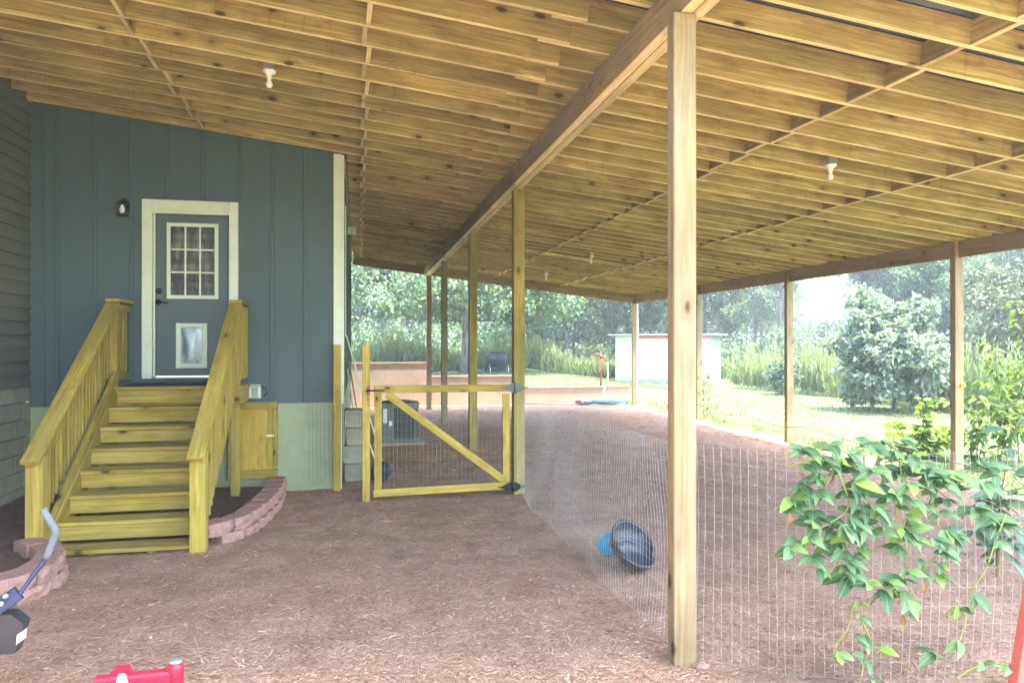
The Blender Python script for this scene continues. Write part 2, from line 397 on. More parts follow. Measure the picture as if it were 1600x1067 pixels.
# loose bark chips: denser near the camera
def chips():
    N = 440000
    r = 3.3+rng.random(N)**1.55*17.5; a = R(11.7)+ (rng.random(N)-.5)*R(74)
    x = r*np.sin(a); y = r*np.cos(a)
    k = (x < 8.3) & (y < 22.4) & ~((y > 9.85) & (x < -.2)) & (x > -3.85)
    k &= ~((x > -2.75) & (x < -1.35) & (y > 7.3))
    x, y, r = x[k], y[k], r[k]; n = len(x)
    L = (.010+.050*rng.random(n)**3.0); L[:60] = .10+.09*rng.random(60); L = L*np.clip(r/7, 1, 1.7); W = L*(.06+.10*rng.random(n))*(1+(L < .03))
    th = rng.random(n)*2*np.pi; til = rng.normal(size=n)*.16
    d = np.stack([np.cos(th)*np.cos(til), np.sin(th)*np.cos(til), np.sin(til)], 1)
    s_ = np.stack([-np.sin(th), np.cos(th), rng.normal(size=n)*.35], 1); s_ = unit(s_)
    c = np.stack([x, y, mz(x, y)+.003+.009*rng.random(n)], 1)
    bend = (rng.random(n)-.3)*L*.05; up = np.array([0, 0, 1.])
    ctr = c+up*bend[:, None]+s_*(rng.normal(size=n)*.035*L)[:, None]
    h = d*L[:, None]/2; ww = s_*W[:, None]/2
    v = np.stack([c-h-ww*.6, c-h+ww*.6, ctr+ww, ctr-ww, c+h+ww*.45, c+h-ww*.45], 1).reshape(-1, 3)
    b = np.arange(n)*6; q = np.concatenate([np.stack([b, b+1, b+2, b+3], 1), np.stack([b+3, b+2, b+4, b+5], 1)])
    t = np.clip(rng.normal(.5, .23, n), 0, .96); t[rng.random(n) < .003] = 1; t = np.clip(t, 0, 1)
    return mobj('wood_chips', bulk('wood_chips', v, q, np.tile(t, 2)), M['chip'])
tag(chips(), 'loose shredded bark chips strewn over the carport floor', kind='stuff')
# bare clay patch by the condenser
th_ = np.linspace(0, 2*np.pi, 40)[:-1]
rr = 1+.16*np.sin(3*th_+1)+.1*np.sin(7*th_)
vs_ = [(1.25+1.05*r*math.cos(t), 13.0+1.1*r*math.sin(t), .012) for t, r in zip(th_, rr)]+[(1.25, 13.0, .05)]
tag(mobj('clay_ground', pydata('clay_ground', vs_, [(i, (i+1) % 39, 39) for i in range(39)], True), M['earth']), 'bare orange clay patch', kind='structure')

# ------------------------------------------------------------------ house
WY = 9.9; SX = -.23; LX = -3.9
def zr(x): return 4.1-.12*(x-1.9)         # underside of rafters
house = thing('house', (-3, 9.9, 0), 'dark blue grey house wing with back door and lap sided wall', 'house')
def slab(name, pts, n, th, mat, parent):
    """prism: polygon pts extruded by -n*th"""
    n = V(n).normalized(); a = [V(p) for p in pts]; k = len(a); vs_ = a+[p-n*th for p in a]
    fs = [tuple(range(k)), tuple(range(2*k-1, k-1, -1))]+[(i, i+k, (i+1) % k+k, (i+1) % k) for i in range(k)]
    return mobj(name, pydata(name, vs_, fs), mat, None, parent)
FZ = 1.13
DX0, DX1, DZ0, DZ1 = -2.51, -1.61, 1.47, 3.51
TX0, TX1, TZ1 = -2.63, -1.50, 3.68
def front(x0, x1, z0, z1=None):
    t0 = z1 if z1 is not None else zr(x0)+.15; t1 = z1 if z1 is not None else zr(x1)+.15
    return slab('wall', [(x0, WY, z0), (x1, WY, z0), (x1, WY, t1), (x0, WY, t0)], (0, -1, 0), .15, M['siding'], house)
front(LX, DX0, FZ); front(DX1, SX, FZ); front(DX0, DX1, DZ1); front(DX0, DX1, FZ, DZ0-.03)
slab('wall', [(SX, WY+.15, FZ), (SX, 21.3, FZ), (SX, 21.3, zr(SX)), (SX, WY+.15, zr(SX))], (1, 0, 0), .15, M['siding'], house)
slab('wall', [(LX, 21.3, 0), (SX, 21.3, 0), (SX, 21.3, zr(SX)+.1), (LX, 21.3, zr(LX)+.1)], (0, 1, 0), .15, M['siding'], house)
for x in (-3.73, -3.58, -3.16, -2.75, -2.34, -1.92, -1.48, -1.09, -.68):
    zb = FZ if not (TX0-.03 < x < TX1+.03) else TZ1+.02
    zt = zr(x)+.02
    box('batten', (x, WY-.011, (zb+zt)/2), (.045 if x > -3.7 else .03, .021, zt-zb), M['siding'], house)
for i in range(27):
    y = 10.3+i*.41
    box('batten', (SX+.010, y, (FZ+zr(SX))/2), (.02, .045, zr(SX)-FZ), M['siding'], house)
z0 = 0; box('corner_board', (SX-.045, WY-.018, (FZ-.02+zr(SX))/2), (.10, .036, zr(SX)-FZ+.02), M['trim'], house)
box('corner_board', (SX+.02, WY+.05, (FZ-.02+zr(SX))/2), (.036, .10, zr(SX)-FZ+.02), M['trim'], house)
box('window_trim', (SX+.022, 11.6, 3.0), (.03, .10, 2.0), M['trim'], house)
box('ledger', (SX+.035, 15.7, zr(SX)-.10), (.038, 11.1, .18), M['rafter'], house)
box('fascia_bracket', (SX+.10, 14.2, zr(SX)-.35), (.16, .05, .14), M['trim'], house)
slab('foundation', [(LX, WY+.02, -.3), (SX-.02, WY+.02, -.3), (SX-.02, WY+.02, FZ), (LX, WY+.02, FZ)], (0, -1, 0), .2, M['found'], house)
slab('foundation', [(SX-.025, WY+.22, -.3), (SX-.025, 21.3, -.3), (SX-.025, 21.3, FZ), (SX-.025, WY+.22, FZ)], (1, 0, 0), .2, M['found'], house)
box('corner_board', (SX-.02, WY+.0, .55), (.06, .05, 1.15), M['trim'], house)
# lap-sided main wall along x = LX
BZ = 1.40
slab('wall', [(LX-.03, -3, BZ), (LX-.03, WY+.1, BZ), (LX-.03, WY+.1, 5.6), (LX-.03, -3, 5.6)], (1, 0, 0), .2, M['lap'], house)
for i in range(27):
    z = BZ-.02+i*.155
    a = [(LX+.006, z), (LX+.006+.030, z), (LX-.004, z+.175), (LX-.02, z+.175)]
    vs_ = [(x, -2.9, zz) for x, zz in a]+[(x, WY-.002, zz) for x, zz in a]
    me = pydata('siding_board', vs_, [(0, 1, 5, 4), (1, 2, 6, 5), (2, 3, 7, 6), (3, 0, 4, 7), (3, 2, 1, 0), (4, 5, 6, 7)])
    mobj('siding_board', me, M['lap'], None, house)
slab('foundation_core', [(LX-.05, -3, -.3), (LX-.05, WY, -.3), (LX-.05, WY, BZ), (LX-.05, -3, BZ)], (1, 0, 0), .2, M['block'], house)
for c in range(7):
    for k in range(15):
        y = WY-.01-.2-k*.4-(.2 if c % 2 else 0)
        if y-.2 < 3.6: continue
        box('concrete_block', (LX-.025+random.uniform(-.004, .004), y, BZ-.1-c*.2), (.10, .39, .19), M['block'], house, bev=.008)
    if c % 2: box('concrete_block', (LX-.025, WY-.105, BZ-.1-c*.2), (.10, .19, .189), M['block'], house, bev=.008)
slab('roof', [(-12, -3.6, 7.6), (LX+.25, -3.6, 5.5), (LX+.25, 22, 5.5), (-12, 22, 7.6)], (.2, 0, 1), .12, M['roofm'], house)
# door
for n_, c, s in (('door_frame', ((TX0+DX0)/2, WY-.016, (DZ0-.01+TZ1)/2), (DX0-TX0, .038, TZ1-DZ0+.01)), ('door_frame', ((TX1+DX1)/2, WY-.016, (DZ0-.01+TZ1)/2), (TX1-DX1, .038, TZ1-DZ0+.01)),
                 ('door_frame', ((DX0+DX1)/2, WY-.018, (DZ1+TZ1)/2), (DX1-DX0-.001, .038, TZ1-DZ1))):
    box(n_, c, s, M['trim'], house)
box('door_stop', (DX0+.012, WY+.03, (DZ0+DZ1)/2), (.022, .05, DZ1-DZ0), M['trim'], house)
box('threshold', ((DX0+DX1)/2, WY-.01, DZ0-.015), (DX1-DX0-.002, .10, .03), M['hingem'], house)
door = box('door', ((DX0+DX1)/2, WY+.055, (DZ0+DZ1)/2+.005), (DX1-DX0-.05, .045, DZ1-DZ0-.03), M['door'], house)
DY = WY+.0325
wx0, wx1, wz0, wz1 = -2.355, -1.745, 2.455, 3.405
fw = .045
for c, s in ((((wx0+fw/2), (wz0+wz1)/2), (fw, wz1-wz0)), ((wx1-fw/2, (wz0+wz1)/2), (fw, wz1-wz0)), (((wx0+wx1)/2, wz0+fw/2), (wx1-wx0-2*fw-.001, fw)), (((wx0+wx1)/2, wz1-fw/2), (wx1-wx0-2*fw-.001, fw))):
    box('window_frame', (c[0], DY-.010, c[1]), (s[0], .026, s[1]), M['trim'], door)
ix0, ix1, iz0, iz1 = wx0+fw, wx1-fw, wz0+fw, wz1-fw; pw, ph = (ix1-ix0)/3, (iz1-iz0)/3
for k in (1, 2):
    box('muntin', (ix0+pw*k, DY-.010, (iz0+iz1)/2), (.020, .018, iz1-iz0-.001), M['trim'], door)
    for j in range(3): box('muntin', (ix0+pw*(j+.5), DY-.010, iz0+ph*k), (pw-.021, .017, .020), M['trim'], door)
for i in range(3):
    for j in range(3): box('pane', (ix0+pw*(i+.5), DY-.003, iz0+ph*(j+.5)), (pw-.003, .004, ph-.003), M['glass'], door, bev=.001)
my = Matrix.Translation((-2.45, DY-.002, 2.55)) @ Matrix.Rotation(R(90), 4, 'X')
lathe('deadbolt', [(.034, 0), (.034, .012), (.026, .02), (.012, .022), (0, .022)], M['black'], door, my, 16)
my = Matrix.Translation((-2.45, DY-.002, 2.41)) @ Matrix.Rotation(R(90), 4, 'X')
lathe('handle_rose', [(.034, 0), (.034, .012), (.014, .018), (.012, .05), (0, .05)], M['black'], door, my, 16)
tube('lever_handle', [(-2.45, DY-.05, 2.41), (-2.41, DY-.055, 2.415), (-2.36, DY-.055, 2.405), (-2.33, DY-.05, 2.40)], [.011, .010, .008, .007], M['black'], door, 8)
px0, px1, pz0, pz1 = -2.245, -1.875, 1.585, 2.15
for c, s in (((px0+.03, (pz0+pz1)/2), (.06, pz1-pz0)), ((px1-.03, (pz0+pz1)/2), (.06, pz1-pz0)), (((px0+px1)/2, pz0+.03), (px1-px0-.121, .06)), (((px0+px1)/2, pz1-.03), (px1-px0-.121, .06))):
    box('pet_door_frame', (c[0], DY-.014, c[1]), (s[0], .032, s[1]), M['trim'], door, bev=.008)
# gently bulged vinyl flap
nx, nz = 8, 10; vs_ = []
for j in range(nz+1):
    for i in range(nx+1):
        a, b = i/nx, j/nz; vs_.append((px0+.06+(px1-px0-.12)*a, DY-.006-.022*math.sin(math.pi*a)*math.sin(math.pi*b)**.5+.004*math.sin(9*a+4*b), pz0+.06+(pz1-pz0-.12)*b))
mobj('pet_flap', pydata('pet_flap', vs_, [(j*(nx+1)+i, j*(nx+1)+i+1, (j+1)*(nx+1)+i+1, (j+1)*(nx+1)+i) for j in range(nz) for i in range(nx)], True), M['flap'], None, door)
# crawl space hatch and vent hood
hx0, hx1, hz0, hz1 = -1.62, -1.02, .20, 1.15
hat = box('crawl_hatch', ((hx0+hx1)/2, WY+.005, (hz0+hz1)/2), (hx1-hx0-.12, .03, hz1-hz0-.16), M['ply'], house)
box('hatch_frame', ((hx0+hx1)/2, WY-.005, hz1-.045), (hx1-hx0, .045, .09), M['gate'], house)
box('hatch_frame', ((hx0+hx1)/2, WY-.005, hz0+.03), (hx1-hx0, .045, .12), M['stair'], house)
for x in (hx0+.03, hx1-.09): box('hatch_frame', (x, WY-.003, (hz0+hz1)/2+.012), (.06, .045, hz1-hz0-.22), M['gate'], house)
box('hatch_frame', (hx1-.028, WY-.008, (hz0+hz1)/2+.012), (.055, .05, hz1-hz0-.22), M['stair'], house)
box('hatch_latch', (hx1-.09, WY-.034, .72), (.10, .015, .022), M['white'], hat)
vh = slab('vent_hood', [(-1.37, WY-.001, 1.20), (-1.21, WY-.001, 1.20), (-1.22, WY-.001, 1.38), (-1.36, WY-.001, 1.38)], (0, 1, 0), .10, M['trimd'], house)
for x in (-1.345, -1.235): box('hood_cheek', (x, WY-.107, 1.28), (.03, .012, .13), M['galv'], vh)
tube('cable_loop', [(-1.22, WY-.03, 1.36), (-1.17, WY-.04, 1.33), (-1.15, WY-.04, 1.27), (-1.19, WY-.03, 1.22)], .006, M['black'], vh, 6)

# wall lantern
lan = thing('wall_lantern', (-2.83, WY, 3.5), 'small black lantern with a white bulb beside the back door', 'lantern')
box('back_plate', (-2.80, WY-.015, 3.58), (.06, .03, .12), M['black'], lan)
tube('arm', [(-2.80, WY-.02, 3.62), (-2.80, WY-.07, 3.665), (-2.83, WY-.11, 3.65)], .009, M['black'], lan)
lathe('cap', [(0, .06), (.02, .05), (.045, .02), (.072, 0), (.0, -.001)], M['black'], lan, Matrix.Translation((-2.83, WY-.11, 3.60)), 6, False)
for sx in (-1, 1):
    for sy in (-1, 1): box('cage_bar', (-2.83+sx*.052, WY-.11+sy*.052, 3.53), (.007, .007, .14), M['black'], lan, bev=.001)
box('cage_base', (-2.83, WY-.11, 3.457), (.115, .115, .012), M['black'], lan)
lathe('bulb', [(.012, .07), (.02, .05), (.032, .02), (.03, -.01), (.018, -.03), (0, -.035)], M['bulb'], lan, Matrix.Translation((-2.83, WY-.11, 3.515)), 14)

# ------------------------------------------------------------------ carport
cp = thing('carport', (1.93, 4.09, 0), 'open wooden lean-to carport with long rafters, girder and posts', 'carport')
GX = 1.93; EX = 8.28; YE = 21.42; Y0 = 3.35; SP = .403; RD = .184
ny = int((YE-Y0)/SP)+1
def rb(name, x0, x1, y, roll):
    n = V((.12, 0, 1)).normalized()
    a = V((x0, y, zr(x0)))+n*RD/2; b = V((x1, y+random.uniform(-.008, .008), zr(x1)))+n*RD/2
    dz = random.uniform(-.004, .004); a.z += dz; b.z += dz
    return board(name, a, b, .038, RD, M['rafter'], cp, up=n, roll=roll, edge='rafter_lit_edge')
rows = []
for i in range(ny+1):
    y = Y0+i*SP+random.uniform(-.008, .008)
    xl = LX+.02 if y < WY-.03 else SX+.06
    rb('rafter', xl, GX-.36+random.uniform(-.03, .03), y-.020, random.uniform(-.02, .02)); rb('rafter', GX-.62, 8.5, y+.020, random.uniform(-.02, .02)); rows.append(y)
n = V((.12, 0, 1)).normalized()
for bx in (-1.9, .06, 3.95, 5.95):
    for i in range(ny):
        y0, y1 = rows[i], rows[i+1]
        if bx == -1.9 and y1 > WY: continue
        x = bx+(.022 if i % 2 else -.022)+random.uniform(-.008, .008); o = -.020 if bx < 1 else .020
        c0 = V((x, y0+o+.021, zr(x)))+n*(RD/2+random.uniform(-.006, .004)); c1 = V((x, y1+o-.021, c0.z)); c1.z = c0.z
        board('blocking', c0, c1, .038, RD-.01, M['rafter'], cp, up=n, edge='rafter_lit_edge')
for s_ in (-1, 1):
    board('girder', (GX+s_*.0395, 3.3, zr(GX+.04)-.130), (GX+s_*.0395, YE+.06, zr(GX+.04)-.130+.0*s_), .076, .238+.003*s_, M['girder'], cp, edge='rafter_lit_edge')
board('end_beam', (SX+.06, YE+.03, zr(SX+.06)-.118), (GX-.082, YE+.03, zr(GX-.082)-.118), .076, .225, M['eave'], cp, up=n)
board('end_beam', (GX+.082, YE+.03, zr(GX+.082)-.118), (EX-.05, YE+.03, zr(EX-.05)-.118), .076, .225, M['eave'], cp, up=n)
PE = (4.75, 8.95, 13.12, 17.05, 21.45)
ye = [3.3]+[p for p in PE]
for k in range(len(PE)):
    a = 3.3 if k == 0 else PE[k-1]+.05; b = PE[k]-.05
    board('eave_beam', (EX, a, zr(EX)-.118), (EX, b, zr(EX)-.118), .06, .23, M['eave'], cp)
for y in (4.09, 9.18, 13.0, 17.5, 21.42):
    zt = zr(GX+.04)-.255
    m = M['post'] if y < 5 else (M['postg'] if y < 15 else M['eave'])
    x = GX-.055 if y < 5 else GX+.05
    box('post', (x, y, zt/2-.1), (.142, .10 if y < 5 else .14, zt+.2), m, cp, rz=random.uniform(-.01, .01), bev=.006)
for y in PE:
    box('post', (EX-.012, y, (zr(EX)-.02)/2-.1), (.14, .098, zr(EX)-.02+.2), M['eave'], cp, bev=.006)
# metal roofing sheets with ribs
def roof_sheet(y0, y1):
    zo = RD+.012; xs_ = (LX+.02 if y0 < 30 else 0, 8.75)
    prof = []
    yy = y0
    while yy < y1-.02:
        for d, h in ((0, 0), (.16, 0), (.19, .022), (.21, .022), (.24, 0)):
            if yy+d <= y1: prof.append((yy+d, h))
        yy += .25
    prof.append((y1, 0))
    vs_ = []
    for x in xs_:
        for y, h in prof: vs_.append((x, y, zr(x)+zo+h))
    k = len(prof); fs = [(i, i+1, i+1+k, i+k) for i in range(k-1)]
    o = mobj('roof_sheet', pydata('roof_sheet', vs_, fs), M['roofm'], None, cp)
    md = o.modifiers.new('thickness', 'SOLIDIFY'); md.thickness = .004; md.offset = 1
y = 3.0
while y < 21.7:
    roof_sheet(y, min(y+.915, 21.75)); y += .917
board('fascia', (8.52, 3.3, zr(8.5)+.09), (8.52, YE+.1, zr(8.5)+.09), .03, .20, M['eave'], cp)
sp = tube('downspout', [(EX+.10, 21.5, 3.15), (EX+.10, 21.5, .28), (EX+.13, 21.46, .16), (EX+.30, 21.3, .06)], .035, M['white'], cp, 8)

# bare bulbs in ceiling lamp holders
def bulb_at(x, y, label, gl):
    z = zr(x)
    t = thing('ceiling_bulb', (x, y, z), label, 'light bulb', 'bare bulbs under the carport roof')
    box('junction_box', (x, y, z+.03), (.09, .09, .07), M['galv'], t, bev=.006)
    lathe('lamp_holder', [(.062, 0), (.060, -.018), (.036, -.030), (.024, -.045), (.022, -.075), (0, -.075)], M['white'], t, Matrix.Translation((x, y, z-.006)), 18)
    lathe('bulb', [(.014, -.075), (.018, -.092), (.030, -.118), (.031, -.132), (.022, -.152), (0, -.160)], M['bulb'], t, Matrix.Translation((x, y, z-.006)), 16)
bulb_at(-.817, 7.16, 'white bulb in a ceiling holder above the wooden steps', 1)
bulb_at(4.79, 6.84, 'white bulb in a ceiling holder right of the front post', 2)
bulb_at(4.83, 15.05, 'white bulb hanging far back between the gate and the front post', 3)
bulb_at(4.88, 19.1, 'smallest and farthest white bulb near the back beam', 4)

# ------------------------------------------------------------------ stairs
st = thing('porch_steps', (-2.1, 8.2, 0), 'yellow pine porch steps with railings up to the back door', 'steps')
XL, XR = -2.78, -1.44; tz = [.06, .25, .44, .63, .815, 1.0, 1.19, 1.40]; run = .281; Yf = 7.2
W = M['stair']; ix0_, ix1_ = XL+.075, XR-.075
for i in range(7):
    y = Yf+i*run
    board('tread', (ix0_, y+.072, tz[i]-.019), (ix1_, y+.072, tz[i]-.019), .14, .038, W, st)
    board('tread', (ix0_, y+.208, tz[i]-.019), (ix1_, y+.208, tz[i]-.019), .128, .038, W, st)
    board('riser', (ix0_+.002, y+run+.026, tz[i]+.020+(tz[i+1]-tz[i]-.06)/2), (ix1_-.002, y+run+.026, tz[i]+.020+(tz[i+1]-tz[i]-.06)/2), .022, tz[i+1]-tz[i]-.062, W, st)
for x in (-2.35, -1.85): box('support_block', (x, Yf+.10, .01), (.05, .10, .055), W, st)
for x in (ix0_-.02, ix1_+.02):
    dy = 7*run
    board('stringer', (x, Yf+.16, .02), (x, Yf+dy+.05, 1.22), .038, .33, W, st)
for i in range(6):
    y = Yf+7*run+.05+i*.125
    if y+.06 > WY-.03: break
    board('deck_board', (XL-.04, y+.01, 1.381), (XR+.10, y+.01, 1.381), .118, .036, W, st)
board('deck_joist', (XL-.03, Yf+7*run+.045, 1.27), (XR+.07, Yf+7*run+.045, 1.27), .036, .18, W, st)
board('deck_joist', (XR+.055, Yf+7*run+.07, 1.27), (XR+.055, WY-.03, 1.27), .036, .18, W, st)
board('deck_joist', (XL-.02, Yf+7*run+.07, 1.27), (XL-.02, WY-.03, 1.27), .036, .18, W, st)
YL = Yf+7*run+.10     # landing post line
for x, nm in ((XL, 0), (XR, 1)):
    sgn = 1 if nm else -1
    box('newel_post', (x, 7.23, .42), (.14, .14, .98), W, st, bev=.006)
    box('landing_post', (x, YL+.02, 1.10), (.10, .10, 2.40), W, st, bev=.006)
    board('handrail_cap', (x, 7.08, .865), (x, YL+.02, 2.355), .15, .036, W, st)
    board('handrail_cap', (x, YL-.01, 2.395), (x, WY-.03, 2.395), .15, .036, W, st)
    board('side_rail', (x-sgn*.0, 7.31, .955), (x-sgn*.0, YL-.03, 2.255), .038, .088, W, st)
    board('bottom_rail', (x-sgn*.045, 7.31, .20), (x-sgn*.045, YL-.03, 1.55), .038, .088, W, st)
    board('side_rail', (x, YL+.07, 2.32), (x, WY-.03, 2.32), .038, .088, W, st)
    board('bottom_rail', (x, YL+.07, 1.50), (x, WY-.03, 1.50), .038, .088, W, st)
    for k in range(20):
        y = 7.36+k*.096; f = (y-7.31)/(YL-.03-7.31)
        if y > YL-.06: break
        za, zb = .955+1.30*f, .20+1.35*f
        box('baluster', (x+sgn*.036, y, (za+zb)/2), (.044, .044, za-zb+.06), W, st)
    for k in range(7):
        y = YL+.115+k*.094
        if y > WY-.04: break
        box('baluster', (x+sgn*.036, y, 1.905), (.044, .044, .88), W, st)
mt = mobj('doormat', board_mesh(1.14, .56, .014, .004, M['mat']), None, Matrix.Translation((-2.10, WY-.36, 1.4075)))
tag(mt, 'flat black doormat on the landing before the door', 'doormat')

# ------------------------------------------------------------------ pink stone edgings
def rough_block(i):
    rn = random.Random(50+i); nx, ny_, nz = 4, 2, 3; L, D, H = .30, .20, .115
    import itertools
    vs_, idx = [], {}
    for a in range(nx+1):
        for b in range(ny_+1):
            for c in range(nz+1):
                if 0 < a < nx and 0 < b < ny_ and 0 < c < nz: continue
                u = a/nx-.5; v = b/ny_-.5; q = c/nz-.5
                x = L*u*(1-.22*(v+.5)); y = D*v; z = H*q
                if v < -.4: y += rn.uniform(-.012, .010)-.012*(1-4*u*u)+.02*(abs(u) > .4)+.012*(abs(q) > .4); x *= .985
                z += rn.uniform(-.003, .003)
                idx[a, b, c] = len(vs_); vs_.append((x, y, z))
    fs = []
    for a in range(nx):
        for b in range(ny_): fs += [(idx[a, b, 0], idx[a, b+1, 0], idx[a+1, b+1, 0], idx[a+1, b, 0]), (idx[a, b, nz], idx[a+1, b, nz], idx[a+1, b+1, nz], idx[a, b+1, nz])]
        for c in range(nz): fs += [(idx[a, 0, c], idx[a+1, 0, c], idx[a+1, 0, c+1], idx[a, 0, c+1]), (idx[a, ny_, c], idx[a, ny_, c+1], idx[a+1, ny_, c+1], idx[a+1, ny_, c])]
    for b in range(ny_):
        for c in range(nz): fs += [(idx[0, b, c], idx[0, b, c+1], idx[0, b+1, c+1], idx[0, b+1, c]), (idx[nx, b, c], idx[nx, b+1, c], idx[nx, b+1, c+1], idx[nx, b, c+1])]
    me = pydata('stone_block', vs_, fs); me.materials.append(M['edge']); return me
BLK = [rough_block(i) for i in range(6)]
def spline(p, k):
    p = [V(q) for q in p]; out = []
    for i in range(len(p)-1):
        a, b, c, d = p[max(i-1, 0)], p[i], p[i+1], p[min(i+2, len(p)-1)]
        for j in range(k):
            t = j/k; out.append(.5*((2*b)+(c-a)*t+(2*a-5*b+4*c-d)*t*t+(3*b-a-3*c+d)*t**3))
    return out+[p[-1]]
def edging(path, label, flip):
    t = thing('stone_edging', (path[0][0], path[0][1], 0), label, 'garden edging', 'pink stone garden edgings')
    c = spline([(x, y, 0) for x, y in path], 40)
    for course in range(2):
        acc = .15 if course == 0 else .0; last = c[0]; dist = 0; nxt = .15 if course == 0 else .02
        for i in range(1, len(c)):
            dist += (c[i]-c[i-1]).length
            if dist >= nxt:
                nxt += .285; d = (c[min(i+4, len(c)-1)]-c[max(i-4, 0)]).normalized()
                if flip: d = -d
                ang = math.atan2(d.y, d.x)+random.uniform(-.03, .03)
                nrm = V((-d.y, d.x, 0))*(.0 if course == 0 else .018)
                p = c[i]+nrm; p.z = .035+course*.117
                mobj('stone_block', BLK[random.randrange(6)], None, Matrix.Translation(p) @ Matrix.Rotation(ang, 4, 'Z') @ Matrix.Rotation(random.uniform(-.02, .02), 4, 'X'), t)
    return t
edging([(-1.33, 7.42), (-1.14, 7.72), (-1.04, 8.24), (-.98, 9.0), (-1.0, 9.75)], 'curved pink stone edging right of the wooden steps', False)
edging([(-3.85, 5.75), (-3.1, 5.72), (-2.62, 5.90), (-2.40, 6.25), (-2.48, 6.75), (-2.78, 7.10)], 'curved pink stone edging left of the wooden steps', False)
def soil(name, pts, z, lab):
    cx = sum(p[0] for p in pts)/len(pts); cy_ = sum(p[1] for p in pts)/len(pts); vs_ = []; k = len(pts); rings = 7
    for r in range(rings):
        f = r/rings
        for p in pts: vs_.append((p[0]+(cx-p[0])*f, p[1]+(cy_-p[1])*f, z+.02*math.sin(9*p[0]+5*f*3)+.04*f+random.uniform(-.012, .012)))
    vs_.append((cx, cy_, z+.05))
    fs = [(r*k+i, r*k+(i+1) % k, (r+1)*k+(i+1) % k, (r+1)*k+i) for r in range(rings-1) for i in range(k)]+[((rings-1)*k+i, (rings-1)*k+(i+1) % k, rings*k) for i in range(k)]
    tag(mobj(name, pydata(name, vs_, fs, True), M['soil']), lab, kind='structure')
soil('soil', [(-2.7, 7.7), (-2, 7.75), (-1.37, 7.55), (-1.2, 7.8), (-1.1, 8.3), (-1.05, 9.0), (-1.06, 9.85), (-2, 9.85), (-2.7, 9.85)], .075, 'dark soil in the bed beside the steps')
soil('soil', [(-3.85, 5.8), (-3.1, 5.8), (-2.7, 5.95), (-2.52, 6.25), (-2.6, 6.7), (-2.85, 7.1), (-2.9, 9.85), (-3.85, 9.85)], .10, 'dark soil in the bed left of the steps')

# ------------------------------------------------------------------ wire, gate, fences
def wires(segs, r):
    a = np.array([s[0] for s in segs], float); b = np.array([s[1] for s in segs], float)
    d = unit(b-a); ref = np.where(np.abs(d[:, 2:3]) > .9, np.array([[1., 0, 0]]), np.array([[0, 0, 1.]]))
    e = unit(np.cross(d, ref)); g = np.cross(d, e); n = len(a); ring = []
    for k in range(3):
        t = 2*math.pi*k/3; o = (e*math.cos(t)+g*math.sin(t))*r; ring += [a+o, b+o]
    v = np.stack(ring, 1).reshape(-1, 3); i = np.arange(n)*6
    q = np.concatenate([np.stack([i+2*k, i+(2*k+2) % 6, i+(2*k+3) % 6, i+2*k+1], 1) for k in range(3)])
    return v, q
def mesh_panel(name, path, zt, sx, sz, r, mat, parent, sag=.0, z0=.02, jit=.004, bulge=.015):
    """welded wire along a ground polyline path; zt(s) = height of the top at arc length s"""
    P = [V((x, y, 0)) for x, y in path]; Ls = [0]
    for i in range(1, len(P)): Ls.append(Ls[-1]+(P[i]-P[i-1]).length)
    def pt(s):
        for i in range(1, len(P)):
            if s <= Ls[i] or i == len(P)-1:
                q = P[i-1].lerp(P[i], (s-Ls[i-1])/(Ls[i]-Ls[i-1])); d = (P[i]-P[i-1]).normalized(); return q, V((-d.y, d.x, 0))
    T = Ls[-1]; segs = []; n = max(1, int(T/sx)); ph = random.random()*6
    def off(s, z): return bulge*math.sin(s*2.3+z*3+ph)+bulge*.6*math.sin(s*5.1-z*5)
    def xyz(s, z, nj=0):
        q, nn = pt(s); q = q+nn*off(s, z); return (q.x, q.y, z)
    for i in range(n+1):
        s = min(T, i*T/n+random.uniform(-jit, jit)); s = max(0, s); h = zt(s); k = 5
        zz = [z0+(h-z0)*j/k for j in range(k+1)]
        for j in range(k): segs.append((xyz(s, zz[j]), xyz(s, zz[j+1])))
    nv = len(segs); m = int(max(zt(0), zt(T))/sz)
    for j in range(m+1):
        for i in range(0, n, 2):
            s0, s1 = i*T/n, min(T, (i+2)*T/n); h0, h1 = zt(s0), zt(s1)
            z = z0+j*(h0-z0)/m; z_ = z0+j*(h1-z0)/m
            segs.append((xyz(s0, z), xyz(s1, z_)))
    vv, qq = wires(segs[:nv], r); v2, q2 = wires(segs[nv:], r*.62); v = np.concatenate([vv, v2]); q = np.concatenate([qq, q2+len(vv)]); o = mobj(name, bulk(name, v, q), mat, None, parent); return tag(o, kind='stuff')
gt = thing('garden_gate', (1.0, 9.05, 0), 'yellow wooden gate with diagonal brace and wire mesh', 'gate')
G = M['gate']; gy = 9.06
box('gate_stile', (.225, gy, .70), (.09, .038, 1.20), G, gt)
box('gate_stile', (1.80, gy, .68), (.09, .038, 1.17), G, gt)
board('gate_rail', (.17, gy-.040, 1.345), (1.86, gy-.040, 1.345), .036, .09, G, gt)
board('gate_rail', (.17, gy-.040, .10), (1.84, gy-.040, .135), .036, .09, G, gt)
board('gate_brace', (.33, gy-.003, 1.285), (1.76, gy-.003, .20), .036, .09, G, gt)
mesh_panel('wire_mesh', [(.20, gy+.024), (1.82, gy+.024)], lambda s: 1.33, .0508, .1016, .0010, M['wire'], gt, bulge=.003, z0=.09, jit=.001)
